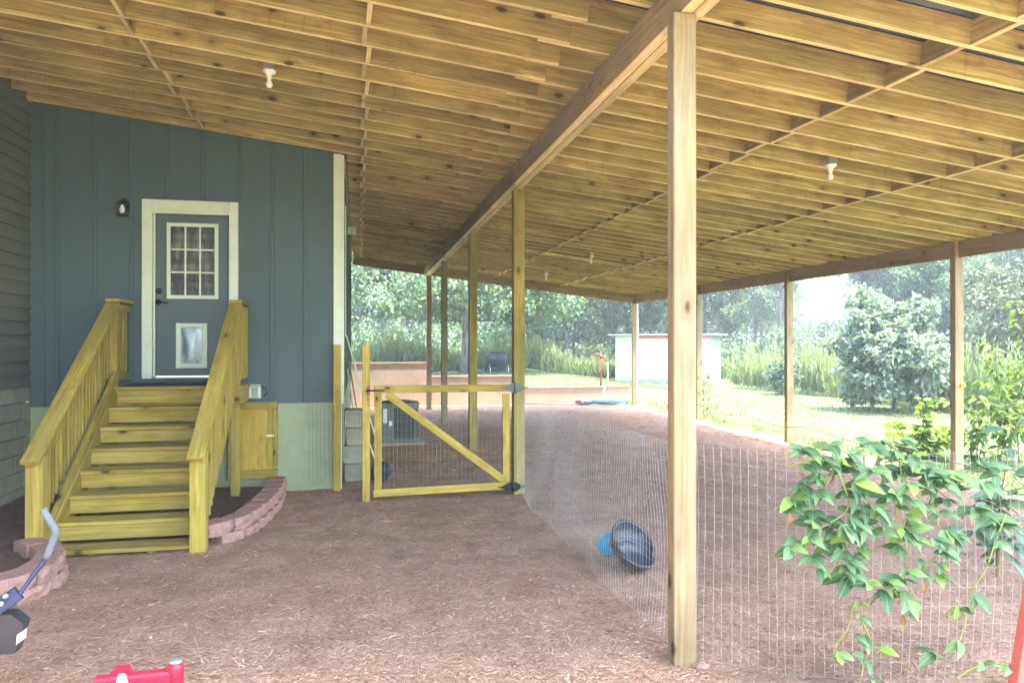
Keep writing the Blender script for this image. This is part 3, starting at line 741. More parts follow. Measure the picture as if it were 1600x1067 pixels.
def hinge(z, x, mat, y, parent):
    a = [(-.20, 0), (-.13, .014), (-.05, .055), (0, .06), (.05, .055), (.12, .012), (.17, .006), (.17, -.006), (.12, -.012), (.05, -.055), (0, -.06), (-.05, -.055), (-.13, -.014)]
    o = slab('strap_hinge', [(x+p, y, z+q) for p, q in a], (0, -1, 0), .006, mat, parent)
    tube('hinge_pin', [(x, y-.006, z-.07), (x, y-.006, z+.07)], .012, mat, o, 8)
hinge(1.345, 1.90, M['hingem'], gy-.062, gt); hinge(.115, 1.87, M['black'], gy-.062, gt)
lt = tube('gate_latch', [(.08, gy-.075, 1.33), (.15, gy-.085, 1.335), (.30, gy-.07, 1.33)], .010, M['black'], gt, 6)
box('latch_plate', (.11, gy-.065, 1.33), (.04, .012, .10), M['rust'], lt)
p = box('fence_post', (.085, 9.05, .89), (.09, .09, 1.96), G); tag(p, 'yellow wooden gate post on the latch side of the gate', 'post', 'short yellow wooden posts by the gate')
p = box('fence_post', (-.275, 9.78, .87), (.09, .09, 2.02), G); tag(p, 'yellow wooden post standing against the house corner', 'post', 'short yellow wooden posts by the gate')
def fence(label, grp='wire fences around the pen'): return thing('wire_fence', (0, 0, 0), label, 'fence', grp)
f1 = fence('short wire mesh panel between the house corner and the gate')
f1.location = (-.3, 9.8, 0); WM[f1.name] = Matrix.Translation((-.3, 9.8, 0))
mesh_panel('wire_mesh', [(-.63, 9.80), (-.32, 9.72), (.06, 9.10)], lambda s: 1.42-.12*s, .0508, .1016, .0013, M['darkwire'], f1, z0=.10)
f2 = fence('long wire mesh fence between the gate and the front post'); f2.location = (GX, 6, 0); WM[f2.name] = Matrix.Translation((GX, 6, 0))
mesh_panel('wire_mesh', [(GX+.03, 9.10), (GX-.02, 7), (GX-.03, 4.16)], lambda s: 1.30-.05*math.sin(s/4.94*math.pi), .0508, .1016, .0011, M['wire'], f2, bulge=.02)
f3 = fence('front wire mesh fence running right from the front post under the vine'); f3.location = (4, 4, 0); WM[f3.name] = Matrix.Translation((4, 4, 0))
mesh_panel('wire_mesh', [(GX+.05, 4.12), (2.32, 3.80), (2.9, 3.60), (3.72, 3.47)], lambda s: 1.31-.03*math.sin(s*1.6), .0508, .1016, .0010, M['wire'], f3, bulge=.022, jit=.006)
# sagging dark boundary wire along the mulch edge
pts = [(8.10+.04*math.sin(i*1.7), 21.3-i*.55, .42-.10*math.sin(i*.75)**2-.004*i) for i in range(27)]
tag(tube('boundary_wire', spline(pts, 4), .008, M['darkwire'], None, 5), 'sagging dark wire strung along the eave posts above the mulch edge', 'wire')

# ------------------------------------------------------------------ things in the pen
def tub(label, c, r, h, nrm, mat, grp):
    q = V(nrm).normalized().to_track_quat('Z', 'Y').to_matrix().to_4x4(); q.translation = V(c)
    o = lathe('feed_tub', [(0, .014), (r*.72, .014), (r*.92, h-.012), (r*.95, h+.006), (r*1.03, h+.002), (r*1.03, h-.02), (r*.97, h-.022), (r*.80, 0), (0, 0)], mat, None, q, 40)
    return tag(o, label, 'tub', grp)
tub('large black rubber tub tilted up behind the wire fence', (2.24, 5.99, .15), .205, .11, (.30, -.62, .62), M['blackp'], 'rubber feed tubs')
tub('black rubber tub lying in front of the larger black tub', (2.21, 5.79, .105), .168, .085, (.30, -.40, .86), M['blackp'], 'rubber feed tubs')
tub('small teal tub on edge left of the black tubs', (2.20, 6.25, .085), .115, .07, (-.45, -.45, .70), M['teal'], 'rubber feed tubs')
# air conditioner
ac = thing('air_conditioner', (.72, 14.2, 0), 'grey green air conditioner condenser beside the house', 'air conditioner')
def rbox(x, y, z0, z1, hx, hy, r, n=5):
    ring = []
    for sx, sy, a0 in ((1, 1, 0), (-1, 1, 90), (-1, -1, 180), (1, -1, 270)):
        for k in range(n): a = R(a0+90*k/(n-1)); ring.append((x+sx*(hx-r)+r*math.cos(a), y+sy*(hy-r)+r*math.sin(a)))
    k = len(ring); vs_ = [(a, b, z0) for a, b in ring]+[(a, b, z1) for a, b in ring]
    return vs_, [(i, (i+1) % k, (i+1) % k+k, i+k) for i in range(k)]+[tuple(range(k-1, -1, -1)), tuple(range(k, 2*k))]
def prt(n_, d, m, sm=False): return mobj(n_, pydata(n_, d[0], d[1], sm), M[m], None, ac)
prt('concrete_pad', boxd((.72, 14.2, .02), (.95, .95, .10)), 'concrete')
prt('base_pan', rbox(.72, 14.2, .07, .13, .385, .385, .1), 'acg'); prt('coil', rbox(.72, 14.2, .13, .70, .362, .362, .1), 'acd')
prt('top_cover', rbox(.72, 14.2, .70, .78, .390, .390, .1), 'acg')
prt('access_panel', boxd((.50, 13.815, .415), (.25, .03, .57)), 'acg')
prt('label_plate', boxd((.47, 13.797, .56), (.07, .004, .26)), 'white'); prt('label_plate', boxd((.57, 13.797, .42), (.06, .004, .09)), 'white')
sl_ = [rbox(.72, 14.2, .16+k*.035, .166+k*.035, .378, .378, .1) for k in range(16)]; joined('louvre', sl_, M['acg'], ac)['kind'] = 'stuff'
joined('grille_bar', [boxd((.70+k*.062, 13.817, .415), (.008, .012, .57)) for k in range(6)], M['acg'], ac)['kind'] = 'stuff'
lathe('fan_guard', [(.30, .0), (.30, .012), (.26, .03), (.05, .05), (0, .05)], M['acd'], ac, Matrix.Translation((.72, 14.2, .78)), 28)
# stacked grey blocks by the house wall
stk = thing('block_stack', (-.08, 10.5, 0), 'stack of four rough grey concrete blocks beside the house wall', 'blocks')
for k in range(4): box('concrete_block', (-.05+random.uniform(-.02, .02), 10.55, .13+k*.245), (.27, .42, .235), M['block'], stk, rz=random.uniform(-.05, .05), bev=.02)
o = board('leaning_board', (.38, 11.0, .0), (-.185, 11.15, 2.02), .10, .02, M['trim'], None, up=(1, 0, .3)); tag(o, 'long pale trim board leaning against the house side wall', 'board', 'boards leaning on the house')
o = board('leaning_board', (.30, 10.75, .0), (.02, 10.9, .85), .12, .02, M['trim'], None, up=(1, 0, .3)); tag(o, 'short pale board end propped behind the gate stile', 'board', 'boards leaning on the house')
o = board('leaning_board', (.10, 12.0, .0), (-.16, 12.1, 1.62), .16, .02, M['eave'], None, up=(1, 0, .2)); tag(o, 'brown board leaning against the house behind the pale boards', 'board', 'boards leaning on the house')
o = board('leaning_board', (.03, 11.7, .0), (-.175, 11.8, 1.50), .12, .02, M['shedw'], None, up=(1, 0, .2)); tag(o, 'white pointed board upright beside the brown leaning board', 'board', 'boards leaning on the house')
o = lathe('bucket', [(0, .01), (.10, .01), (.13, .25), (.142, .25), (.142, .22), (.11, 0), (0, 0)], M['bucket'], None, Matrix.Translation((.19, 10.3, .135)) @ Matrix.Rotation(R(80), 4, V((.9, .5, 0))), 24); tag(o, 'dark blue bucket lying on its side behind the gate', 'bucket')

# ------------------------------------------------------------------ retaining wall and the yard behind it
rw = thing('retaining_wall', (4, 22.6, 0), 'stepped tan concrete retaining wall at the back of the carport', 'retaining wall')
for x0, x1, h in ((SX-1, 2.06, 1.30), (2.063, 5.0, .88), (5.003, 8.62, .50)):
    n_ = 2 if x1-x0 > 2.5 else 1
    for k in range(n_):
        a = x0+(x1-x0)*k/n_; b = x0+(x1-x0)*(k+1)/n_-.004
        s = slab('wall_section', [(a, 22.62, -.2), (b, 22.62, -.2), (b, 22.62, h-.03), (a, 22.62, h-.03)], (0, -1, 0), .18, M['concrete'], rw)
    slab('coping', [(x0, 22.60, h-.028), (x1-.002, 22.60, h-.028), (x1-.002, 22.60, h+.012), (x0, 22.60, h+.012)], (0, -1, 0), .23, M['coping'], rw)
hyd = thing('yard_hydrant', (7.85, 23.0, .4), 'rusty red yard hydrant standing behind the low wall', 'hydrant')
tube('standpipe', [(7.72, 23.0, .3), (7.72, 23.0, 1.45)], .035, M['rust'], hyd); tube('spout', [(7.72, 23.0, 1.42), (7.80, 22.95, 1.45), (7.90, 22.9, 1.30)], .03, M['rust'], hyd)
tube('lever', [(7.72, 23.0, 1.50), (7.60, 23.0, 1.56), (7.42, 23.0, 1.50)], .02, M['rust'], hyd); lathe('head', [(0, .08), (.05, .06), (.055, 0), (.04, -.06), (0, -.06)], M['rust'], hyd, Matrix.Translation((7.72, 23.0, 1.45)), 12)
o = tube('supply_hose', spline([(7.90, 22.9, 1.28), (7.80, 22.55, .8), (7.62, 22.36, .45), (7.5, 22.3, .06)], 6), .018, M['white'], None, 8); tag(o, 'pale hose hanging from the hydrant over the low wall', 'hose')
hp = []
for i in range(220):
    a = i*.21; r = .40+.18*math.sin(i*.13)+.05*math.sin(i*.9); hp.append((7.45+1.35*r*math.cos(a), 21.85+.8*r*math.sin(a), .05+.05*(i/220)+.02*math.sin(i*.7)))
o = tube('garden_hose', hp+[(6.6, 21.7, .04), (5.9, 21.9, .03), (5.0, 22.1, .03)], .016, M['hose'], None, 6); tag(o, 'heap of teal garden hose on the ground before the low wall', 'hose')
sb = thing('sack', (6.75, 22.0, 0), 'crumpled red and white sack beside the garden hose', 'sack')
vs_ = []; nn = 10
for j in range(7):
    for k in range(nn):
        a = 2*math.pi*k/nn; q = math.sin(math.pi*(j+.6)/7.4); vs_.append((6.75+(-.3+.1*j), 22.0+.13*q*math.cos(a), .09+.09*q*math.sin(a)+random.uniform(-.02, .02)))
mobj('sack_body', pydata('sack_body', vs_, [(j*nn+k, j*nn+(k+1) % nn, (j+1)*nn+(k+1) % nn, (j+1)*nn+k) for j in range(6) for k in range(nn)]+[tuple(range(nn)), tuple(range(6*nn, 7*nn))], True), M['white'], None, sb)
joined('sack_stripe', [boxd((6.62, 21.90, .10), (.16, .14, .10))], M['shedr'], sb)
# composter
cm = thing('compost_tumbler', (6.6, 36, .45), 'black drum compost tumbler on legs on the lawn', 'composter')
q = Matrix.Translation((6.75, 36, 1.10)) @ Matrix.Rotation(R(90), 4, 'Y') @ Matrix.Rotation(R(20), 4, 'X')
lathe('drum', [(0, -.48), (.30, -.48), (.38, -.42), (.38, -.02), (.34, 0), (.38, .02), (.38, .42), (.30, .48), (0, .48)], M['blackp'], cm, q, 8, False)
for s_ in (-1, 1):
    tube('leg', [(6.75+s_*.45, 35.6, .44), (6.75+s_*.45, 36, 1.05), (6.75+s_*.45, 36.4, .44)], .02, M['galv'], cm, 6)
box('crate', (5.45, 35.5, .56), (1.0, .5, .18), M['blackp']); tag(bpy.data.objects['crate'], 'low black tray on the lawn beside the oak trunk', 'tray')
# shed
sh = thing('garden_shed', (13.2, 33, 0), 'white metal garden shed with red trim beyond the lawn', 'shed')
A = V((12.25, 34.3, 0)); Bq = V((15.75, 31.4, 0)); d = (Bq-A).normalized(); nrm = V((d.y, -d.x, 0))
if nrm.dot(V((0, -1, 0))) < 0: nrm = -nrm
zb = .1; ht = 2.15; L = (Bq-A).length; dep = 2.4
def shp(u, z, o=0): q = A+d*u+nrm*o; return (q.x, q.y, z+zb)
npan = 10
for k in range(npan):
    a, b = L*k/npan, L*(k+1)/npan-.03
    slab('wall_panel', [shp(a, 0), shp(b, 0), shp(b, ht), shp(a, ht)], nrm, .04, M['shedw'], sh)
slab('wall', [shp(.02, -.4, -.03), shp(L-.02, -.4, -.03), shp(L-.02, ht, -.03), shp(.02, ht, -.03)], nrm, dep, M['shedw'], sh)
slab('red_trim', [shp(1.1, ht-.14, .02), shp(L, ht-.14, .02), shp(L, ht, .02), shp(1.1, ht, .02)], nrm, .018, M['shedr'], sh)
slab('roof', [shp(-.3, ht+.02, .25), shp(L+.3, ht+.02, .25), shp(L+.3, ht+.08, .25), shp(-.3, ht+.08, .25)], nrm, dep+.5, M['shedw'], sh)
for u0, u1 in ((1.2, 2.2), (2.25, 3.25)):
    dr = slab('door', [shp(u0, .08, .035), shp(u1, .08, .035), shp(u1, ht-.2, .035), shp(u0, ht-.2, .035)], nrm, .03, M['shedw'], sh)
    board('brace', shp(u0+.05, .12, .05), shp(u1-.05, ht*.5, .05), .06, .02, M['shedw'], dr, up=nrm)
    board('brace', shp(u1-.05, ht*.5, .05), shp(u0+.05, ht-.25, .05), .06, .02, M['shedw'], dr, up=nrm)

# ------------------------------------------------------------------ trees
def crown_leaves(blobs, per, L, seed):
    """leaf faces in many small sprays spread through lumpy blobs [(center, radii)]"""
    C, D, N, T = [], [], [], []
    for (c, r), k in zip(blobs, per):
        c = np.array(c); r = np.array(r); ns = max(3, k//22)
        sd = sphere_rand(ns)*(rng.random((ns, 1))**.38); sp_ = c+sd*r
        i = rng.integers(0, ns, k); off = rng.normal(size=(k, 3))*r.mean()*.13
        p = sp_[i]+off; out = unit(p-c+1e-6)
        C.append(p); D.append(unit(out*.6+rng.normal(size=(k, 3))*.7+np.array([0, 0, -.35])))
        N.append(unit(np.array([0, 0, 1.])+rng.normal(size=(k, 3))*.6)); T.append(np.clip(.45+.22*rng.normal(size=ns)[i]+.16*rng.normal(size=k), 0, 1))
    C, D, N, T = map(np.concatenate, (C, D, N, T)); n = len(C)
    l = L*(.6+.8*rng.random(n)); v, q = leaf_quads(C, D, N, l, l*.62)
    return bulk('crown', v, q, T)
def limb_set(h, r0, spread, nb, seed):
    rn = random.Random(seed); pts = [V((0, 0, -.3))]; m = 7
    for i in range(1, m+1): pts.append(V((rn.uniform(-1, 1)*.03*h*i/m, rn.uniform(-1, 1)*.03*h*i/m, h*.92*i/m)))
    ds = [tube_data(pts, [r0*(1.25 if i == 0 else 1-.8*i/m) for i in range(m+1)], 9)]; tips = []
    for k in range(nb):
        f = .30+.6*k/nb; b = pts[int(f*m)].lerp(pts[min(m, int(f*m)+1)], f*m % 1); a = k*2.4+rn.uniform(-.4, .4); l = spread*(1.1-.55*f)*rn.uniform(.7, 1.05)
        e = b+V((math.cos(a)*l, math.sin(a)*l, l*rn.uniform(.15, .6))); mid = b.lerp(e, .5)+V((0, 0, -.08*l)); rr_ = r0*(1-f)*.5+.02
        ds.append(tube_data([b, mid, e], [rr_, rr_*.6, rr_*.25], 6)); tips.append(e); tips.append(mid.lerp(e, .3))
    return ds, tips
PROTO = {}
def proto(kind):
    if kind in PROTO: return PROTO[kind]
    rn = random.Random(hash_(kind))
    if kind.startswith('wood'):
        h = 13; ds, tips = limb_set(h, .20, 3.6, 12, hash_(kind))
        bl = [((t.x, t.y, t.z), (1.25*rn.uniform(.7, 1.3), 1.25*rn.uniform(.7, 1.3), .95*rn.uniform(.7, 1.2))) for t in tips]
        bl += [((0, 0, h*.95), (1.4, 1.4, 1.5)), ((rn.uniform(-1, 1), rn.uniform(-1, 1), h*.78), (2, 2, 1.6)), ((0, 0, h*.45), (2.2, 2.2, 1.6)), ((rn.uniform(-1.5, 1.5), rn.uniform(-1.5, 1.5), h*.2), (1.9, 1.9, 1.7))]
        me = crown_leaves(bl, [950]*len(bl), .21, 1); me.materials.append(M['woodleaf'])
    elif kind == 'oak':
        h = 9.5; ds, tips = limb_set(h, .27, 6.2, 16, 5)
        bl = [((t.x, t.y, max(3.9, t.z)), (1.7*rn.uniform(.7, 1.3), 1.7*rn.uniform(.7, 1.3), 1.15*rn.uniform(.7, 1.3))) for t in tips]
        for k in range(16):
            a = k*2*math.pi/16+rn.uniform(-.2, .2); rr_ = rn.uniform(3.6, 6.4); bl.append(((rr_*math.cos(a), rr_*math.sin(a), rn.uniform(3.3, 4.8)), (1.5, 1.5, rn.uniform(.7, 1.0))))
        bl += [((0, 0, h*.8), (2.8, 2.8, 2.0)), ((0, 0, h*.5), (3.0, 3.0, 1.6))]
        me = crown_leaves(bl, [1500]*len(bl), .17, 2); me.materials.append(M['oakleaf'])
    elif kind == 'pine':
        h = 17; ds, tips = limb_set(h, .19, 2.6, 16, 9)
        bl = [((t.x, t.y, t.z), (.9, .9, .55)) for t in tips if t.z > h*.42]+[((0, 0, h*.94), (1, 1, 1.4)), ((0, 0, h*.8), (1.6, 1.6, 1.4))]
        me = crown_leaves(bl, [800]*len(bl), .22, 3); me.materials.append(M['needle'])
    elif kind == 'pale':
        h = 3.4; ds, tips = limb_set(h, .06, 1.3, 12, 12)
        bl = [((t.x, t.y, t.z), (.55*rn.uniform(.7, 1.2), .55*rn.uniform(.7, 1.2), .42)) for t in tips]
        for k in range(16): a = k*2.4; rr_ = rn.uniform(.6, 1.4); bl.append(((rr_*math.cos(a), rr_*math.sin(a), rn.uniform(.45, 2.3)), (.55, .55, .45)))
        me = crown_leaves(bl, [420]*len(bl), .14, 4); me.materials.append(M['paleleaf'])
    elif kind == 'cedar':
        h = 4.6; ds, tips = limb_set(h, .10, 2.4, 14, 15)
        bl = [((t.x, t.y, t.z-.2), (.7, .7, .8*rn.uniform(.7, 1.4))) for t in tips]+[((0, 0, h*.85), (.9, .9, .7)), ((0, 0, h*.5), (1.5, 1.5, 1.2))]
        me = crown_leaves(bl, [600]*len(bl), .14, 5); me.materials.append(M['cedarleaf'])
    elif kind == 'bush':
        h = 1.4; ds, tips = limb_set(h, .03, .6, 9, 21)
        bl = [((t.x, t.y, t.z), (.30, .30, .25)) for t in tips]+[((0, 0, h*.5), (.55, .55, .5)), ((0, 0, .25), (.6, .6, .3))]
        me = crown_leaves(bl, [190]*len(bl), .085, 6); me.materials.append(M['woodleaf'])
    vs_, fs = [], []
    for a, f in ds:
        o = len(vs_); vs_ += list(a); fs += [tuple(i+o for i in g) for g in f]
    tr = pydata('trunk', vs_, fs, True); tr.materials.append(M['bark'])
    PROTO[kind] = (me, tr); return PROTO[kind]
def hash_(s): return sum(ord(c)*(i+3) for i, c in enumerate(s))
def tree(kind, name, x, y, s, label, cat='tree', group=None, rot=None, sz=1.0):
    z = float(hgt(x, y))
    t = bpy.data.objects.new(name, None); m = Matrix.Translation((x, y, z)) @ Matrix.Rotation(rot if rot is not None else random.uniform(0, 6.28), 4, 'Z') @ Matrix.Diagonal((s, s, s*sz, 1))
    link(t, m); tag(t, label, cat, group); cr, tr = proto(kind)
    for n_, me in (('crown', cr), ('trunk', tr)):
        o = bpy.data.objects.new(n_, me); sc.collection.objects.link(o); o.parent = t; WM[o.name] = m
    return t
tree('oak', 'oak_tree', 5.1, 35.5, 1.0, 'spreading oak with low drooping branches behind the retaining wall', rot=.4)
tree('wooda', 'leafy_tree', -3.0, 40, .95, 'leafy tree at the edge of the yard left of the oak')
tree('woodb', 'leafy_tree', 12.5, 44, .9, 'leafy dark tree between the oak and the white shed')
tree('woodc', 'leafy_tree', 17.6, 42.5, .85, 'leafy dark tree standing right behind the white shed')
tree('pine', 'pine_tree', 25.5, 41.5, 1.0, 'tall pine with a bare grey trunk left of the middle eave post')
tree('pine', 'pine_tree', 45.2, 45.5, 1.05, 'pine with a bare trunk above the cedar at the right edge', rot=2)
tree('pale', 'pale_leaved_tree', 14.6, 18.0, 1.0, 'small pale glossy leaved tree at the lawn edge between the eave posts', rot=.3)
tree('cedar', 'weeping_cedar', 21.2, 19.6, 1.0, 'drooping yellow grey cedar right of the pale leaved tree', rot=1.2)
tree('bush', 'round_bush', 15.2, 24.6, .95, 'small dark round bush on the lawn left of the pale tree', 'bush')
tree('woodb', 'leafy_tree', 24.0, 27.0, .52, 'mid sized green tree rising behind the pale leaved tree', rot=3)
tree('wooda', 'leafy_tree', 32.0, 28.5, .62, 'green tree rising behind the drooping cedar', rot=1)
wl = 'tall leafy tree in the woods beyond the weedy meadow'; kinds = ['wooda', 'woodb', 'woodc', 'woodd']
spots = []
for k in range(23):
    a = R(-14+k*3.1+random.uniform(-1, 1)); r = random.uniform(50, 62)-(9 if a > R(38) else 0)
    spots.append((r*math.sin(a), r*math.cos(a)))
for k in range(20):
    a = R(-12+k*3.5+random.uniform(-1, 1)); r = random.uniform(66, 85)
    spots.append((r*math.sin(a), r*math.cos(a)))
for i, (x, y) in enumerate(spots):
    a = math.degrees(math.atan2(x, y))
    if 31.8 < a < 37.2: continue
    k = kinds[i % 4] if i % 6 else 'pine'
    tree(k, 'pine_tree' if k == 'pine' else 'leafy_tree', x, y, random.uniform(.75, 1.15), wl if k != 'pine' else 'pine among the leafy trees of the woods', 'tree', 'trees of the woods' if k != 'pine' else 'pines of the woods')
def far_woods():
    bl = []
    for k in range(120):
        a = R(-16+k*.75+random.uniform(-.4, .4)); r = random.uniform(88, 108); x, y = r*math.sin(a), r*math.cos(a); z = float(hgt(x, y))
        gap = R(33.4) < a < R(35.8)
        bl.append(((x, y, z+(1.5 if gap else random.uniform(3, 5))), (3.0, 3.0, 3.0)))
        if not gap: bl.append(((x, y, z+random.uniform(9, 14)), (3.2, 3.2, 3.8)))
    me = crown_leaves(bl, [260]*len(bl), .75, 8); me.materials.append(M['woodleaf']); return mobj('far_woods', me)
tag(far_woods(), 'distant mass of trees closing the view behind the woods', kind='stuff')
# undergrowth at the foot of the woods: one mass
def undergrowth():
    bl = []
    for k in range(90):
        a = R(-14+k*.82+random.uniform(-.6, .6)); r = random.uniform(43, 58)-(8 if a > R(38) else 0)
        x, y = r*math.sin(a), r*math.cos(a); z = float(hgt(x, y))
        bl.append(((x, y, z+random.uniform(.6, 1.8)), (random.uniform(1.2, 2.2), random.uniform(1.2, 2.2), random.uniform(1.0, 1.9))))
    me = crown_leaves(bl, [700]*len(bl), .24, 7); me.materials.append(M['woodleaf']); return mobj('undergrowth', me)
tag(undergrowth(), 'dense undergrowth along the foot of the woods', kind='stuff')

# ------------------------------------------------------------------ weeds and grass
def weeds():
    N = 9500; a = R(-16)+rng.random(N)*R(66); base = 37.5-14.5*np.clip((np.degrees(a)-21)/22, 0, 1); r = base+rng.random(N)**1.4*8
    x, y = r*np.sin(a), r*np.cos(a); k = ~((np.hypot(x-14.2, y-32) < 3.4)) & ~((x < 9) & (np.hypot(x-5, y-35.5) < 2.2)); x, y = x[k], y[k]; n = len(x)
    h = (.8+.95*rng.random(n)**1.5)*np.clip(.8+.35*np.sin(x*.9)+.2*np.sin(y*1.3), .5, 1.4); z = hgt(x, y); lean = rng.normal(size=(n, 2))*.12; m = 15
    f = np.tile(np.linspace(.08, 1, m), n); i = np.repeat(np.arange(n), m)
    c = np.stack([x[i]+lean[i, 0]*f, y[i]+lean[i, 1]*f, z[i]+h[i]*f], 1)
    th = rng.random(n*m)*6.28; d = np.stack([np.cos(th)*.55, np.sin(th)*.55, .9+.6*rng.random(n*m)], 1); nn = np.stack([np.cos(th), np.sin(th), -.5*np.ones(n*m)], 1)+rng.normal(size=(n*m, 3))*.35
    L = (.34-.16*f)*(.7+.6*rng.random(n*m)); v, q = leaf_quads(c, d, nn, L, L*.24)
    t = np.clip(rng.normal(.45, .2, n)[i]+.25*(f-.5), 0, 1)
    me = bulk('tall_weeds', v, q, t); me.materials.append(M['weed']); return mobj('tall_weeds', me)
tag(weeds(), 'band of tall pale green weeds along the far edge of the lawn', kind='stuff')
def grass():
    N = 90000; a = R(-8)+rng.random(N)*R(58); r = 9.5+rng.random(N)**1.6*27
    x, y = r*np.sin(a), r*np.cos(a); edge = 8.32+.14*np.sin(y*1.9)+.09*np.sin(y*5.1)
    k = ((x > edge+rng.normal(size=N)*.05) | (y > 22.95)) & (y < 36) ; x, y, r = x[k], y[k], r[k]; n = len(x)
    tall = .02+.03*rng.random(n)+.10*(np.abs(x-edge[k]) < .35)*(y < 22.5)*rng.random(n)+.02*(r > 20)
    th = rng.random(n)*6.28; d = np.stack([np.cos(th)*.55, np.sin(th)*.55, np.ones(n)], 1); nn = np.stack([np.cos(th), np.sin(th), -.4*np.ones(n)], 1)
    v, q = leaf_quads(np.stack([x, y, hgt(x, y)-.01], 1), d, nn, tall*1.3, .006+.010*(r/16)*np.ones(n))
    me = bulk('grass', v, q, rng.random(n)); me.materials.append(M['grass']); return mobj('grass', me)
tag(grass(), 'short sunlit lawn grass beside the carport', kind='stuff')

# ------------------------------------------------------------------ plants with leaves one can pick apart
def leaf_mesh(name, L, Wd, mat, lobes=0, droop=.25, fold=.22):
    vs_, fs = [], []; n = 7
    if lobes:
        pts = []
        for k in range(5):
            a = R(-110+55*k); rl = L*(.75 if k in (0, 4) else .95 if k in (1, 3) else 1.1)*.6
            pts.append((L*.42+rl*math.cos(a), rl*math.sin(a)))
            if k < 4: a2 = R(-82.5+55*k); pts.append((L*.42+L*.24*math.cos(a2), L*.24*math.sin(a2)))
        vs_ = [(0, 0, 0), (L*.42, 0, .02*L)]+[(x, y, -droop*L*((x/L-.4)**2+(y/L)**2)) for x, y in pts]
        fs = [(1, 2+i, 3+i) for i in range(len(pts)-1)]+[(0, 2, 1), (0, 1, 1+len(pts))]
    else:
        for i in range(n+1):
            t = i/n; w_ = Wd/2*math.sin(math.pi*t**.82)**.9*(1 if t < .98 else 0); x = L*t; z = -droop*L*t*t
            if i in (0, n): vs_.append((x, 0, z))
            else: vs_ += [(x, w_, z+fold*w_), (x, 0, z), (x, -w_, z+fold*w_)]
        def I(i): return 0 if i == 0 else 1+(i-1)*3
        fs = [(0, 2, 1), (0, 3, 2)]
        for i in range(1, n-1): a, b = I(i), I(i+1); fs += [(a, a+1, b+1, b), (a+1, a+2, b+2, b+1)]
        a = I(n-1); e = len(vs_)-1; fs += [(a, a+1, e), (a+1, a+2, e)]
    me = pydata(name, vs_, fs, True); me.materials.append(mat); return me
def put_leaf(me, p, d, nrm, parent, s=1.0):
    d = V(d).normalized(); nrm = V(nrm); z = (nrm-d*nrm.dot(d))
    z = z.normalized() if z.length > 1e-4 else d.orthogonal(); y = z.cross(d)
    m = Matrix((d*s, y*s, z*s)).transposed().to_4x4(); m.translation = V(p); return mobj('leaf', me, None, m, parent)
rv = random.Random(31)
VL = [leaf_mesh('vine_leaf', .132, .064, M['vineleaf'], droop=.35, fold=.3), leaf_mesh('vine_leaf', .118, .062, M['vineleaf'], droop=.12, fold=.12), leaf_mesh('vine_leaf', .10, .052, M['vineleaf'], droop=.6, fold=.4), leaf_mesh('vine_leaf', .08, .044, M['vineleaf'], droop=.3, fold=.2)]
DL = leaf_mesh('dead_leaf', .07, .035, M['deadleaf'], droop=.8, fold=.6)
def vine(label, stems, step, base, dead=4, trip=(2, 3, 3, 4), lim=300, scale=1.0):
    t = thing('climbing_vine', base, label, 'vine'); cnt = 0; sd = []; pos = []
    for px_pts, Y in stems:
        pts = [at(x, y, Y)+V((0, rv.uniform(-.05, .05), 0)) for x, y in px_pts]; c = spline(pts, 14)
        sd.append(tube_data(c, [.0055-.003*i/len(c) for i in range(len(c))], 6)); acc = 0
        for i in range(1, len(c)):
            acc += (c[i]-c[i-1]).length
            if acc > step:
                acc = 0; dirv = (c[i]-c[i-1]).normalized(); a0 = rv.uniform(0, 6.28)
                pet = V((math.cos(a0)*.7, -abs(math.sin(a0))*.8, rv.uniform(-.1, .5))).normalized(); pb = c[i]+pet*rv.uniform(.03, .08)
                sd.append(tube_data([c[i], pb], [.0022, .0015], 4)); kk = rv.choice(trip)
                for j in range(kk):
                    if cnt >= lim: break
                    an = (j-(kk-1)/2)*.85; side = pet.cross(V((0, 0, 1))).normalized()
                    dl = (pet*math.cos(an)+side*math.sin(an)+V((0, -.15, rv.uniform(-.75, .15)))); nn = V((rv.uniform(-.5, .5), -.75+rv.uniform(-.4, .4), .8))
                    put_leaf(rv.choice(VL), pb, dl, nn, t, rv.uniform(.6, 1.15)*scale); cnt += 1
                pos.append(c[i])
    for k in range(dead):
        p = rv.choice(pos)+V((rv.uniform(-.08, .08), -.03, -.06)); put_leaf(DL, p, (rv.uniform(-.4, .4), -.2, -1), (rv.uniform(-1, 1), -1, .2), t)['label'] = 'withered brown leaf'
    joined('stem', sd, M['stem'], t, True)
    return t
Yv = 3.56
vine('leafy green vine draped over the left part of the front wire fence', [
    ([(1215, 712), (1260, 700), (1320, 705), (1375, 690), (1410, 712)], Yv),
    ([(1320, 705), (1290, 740), (1278, 790), (1262, 850), (1255, 890)], Yv), ([(1350, 705), (1345, 755), (1340, 800), (1318, 850), (1300, 880)], Yv-.05),
    ([(1290, 745), (1240, 775), (1215, 800)], Yv), ([(1300, 730), (1315, 790), (1270, 830), (1240, 870)], Yv-.06), ([(1370, 800), (1330, 860), (1290, 875)], Yv),
    ([(1230, 730), (1290, 718), (1350, 735)], Yv+.02), ([(1340, 790), (1310, 850), (1335, 900), (1380, 905)], Yv-.03)],
    .054, (2.5, Yv, 0), 6)
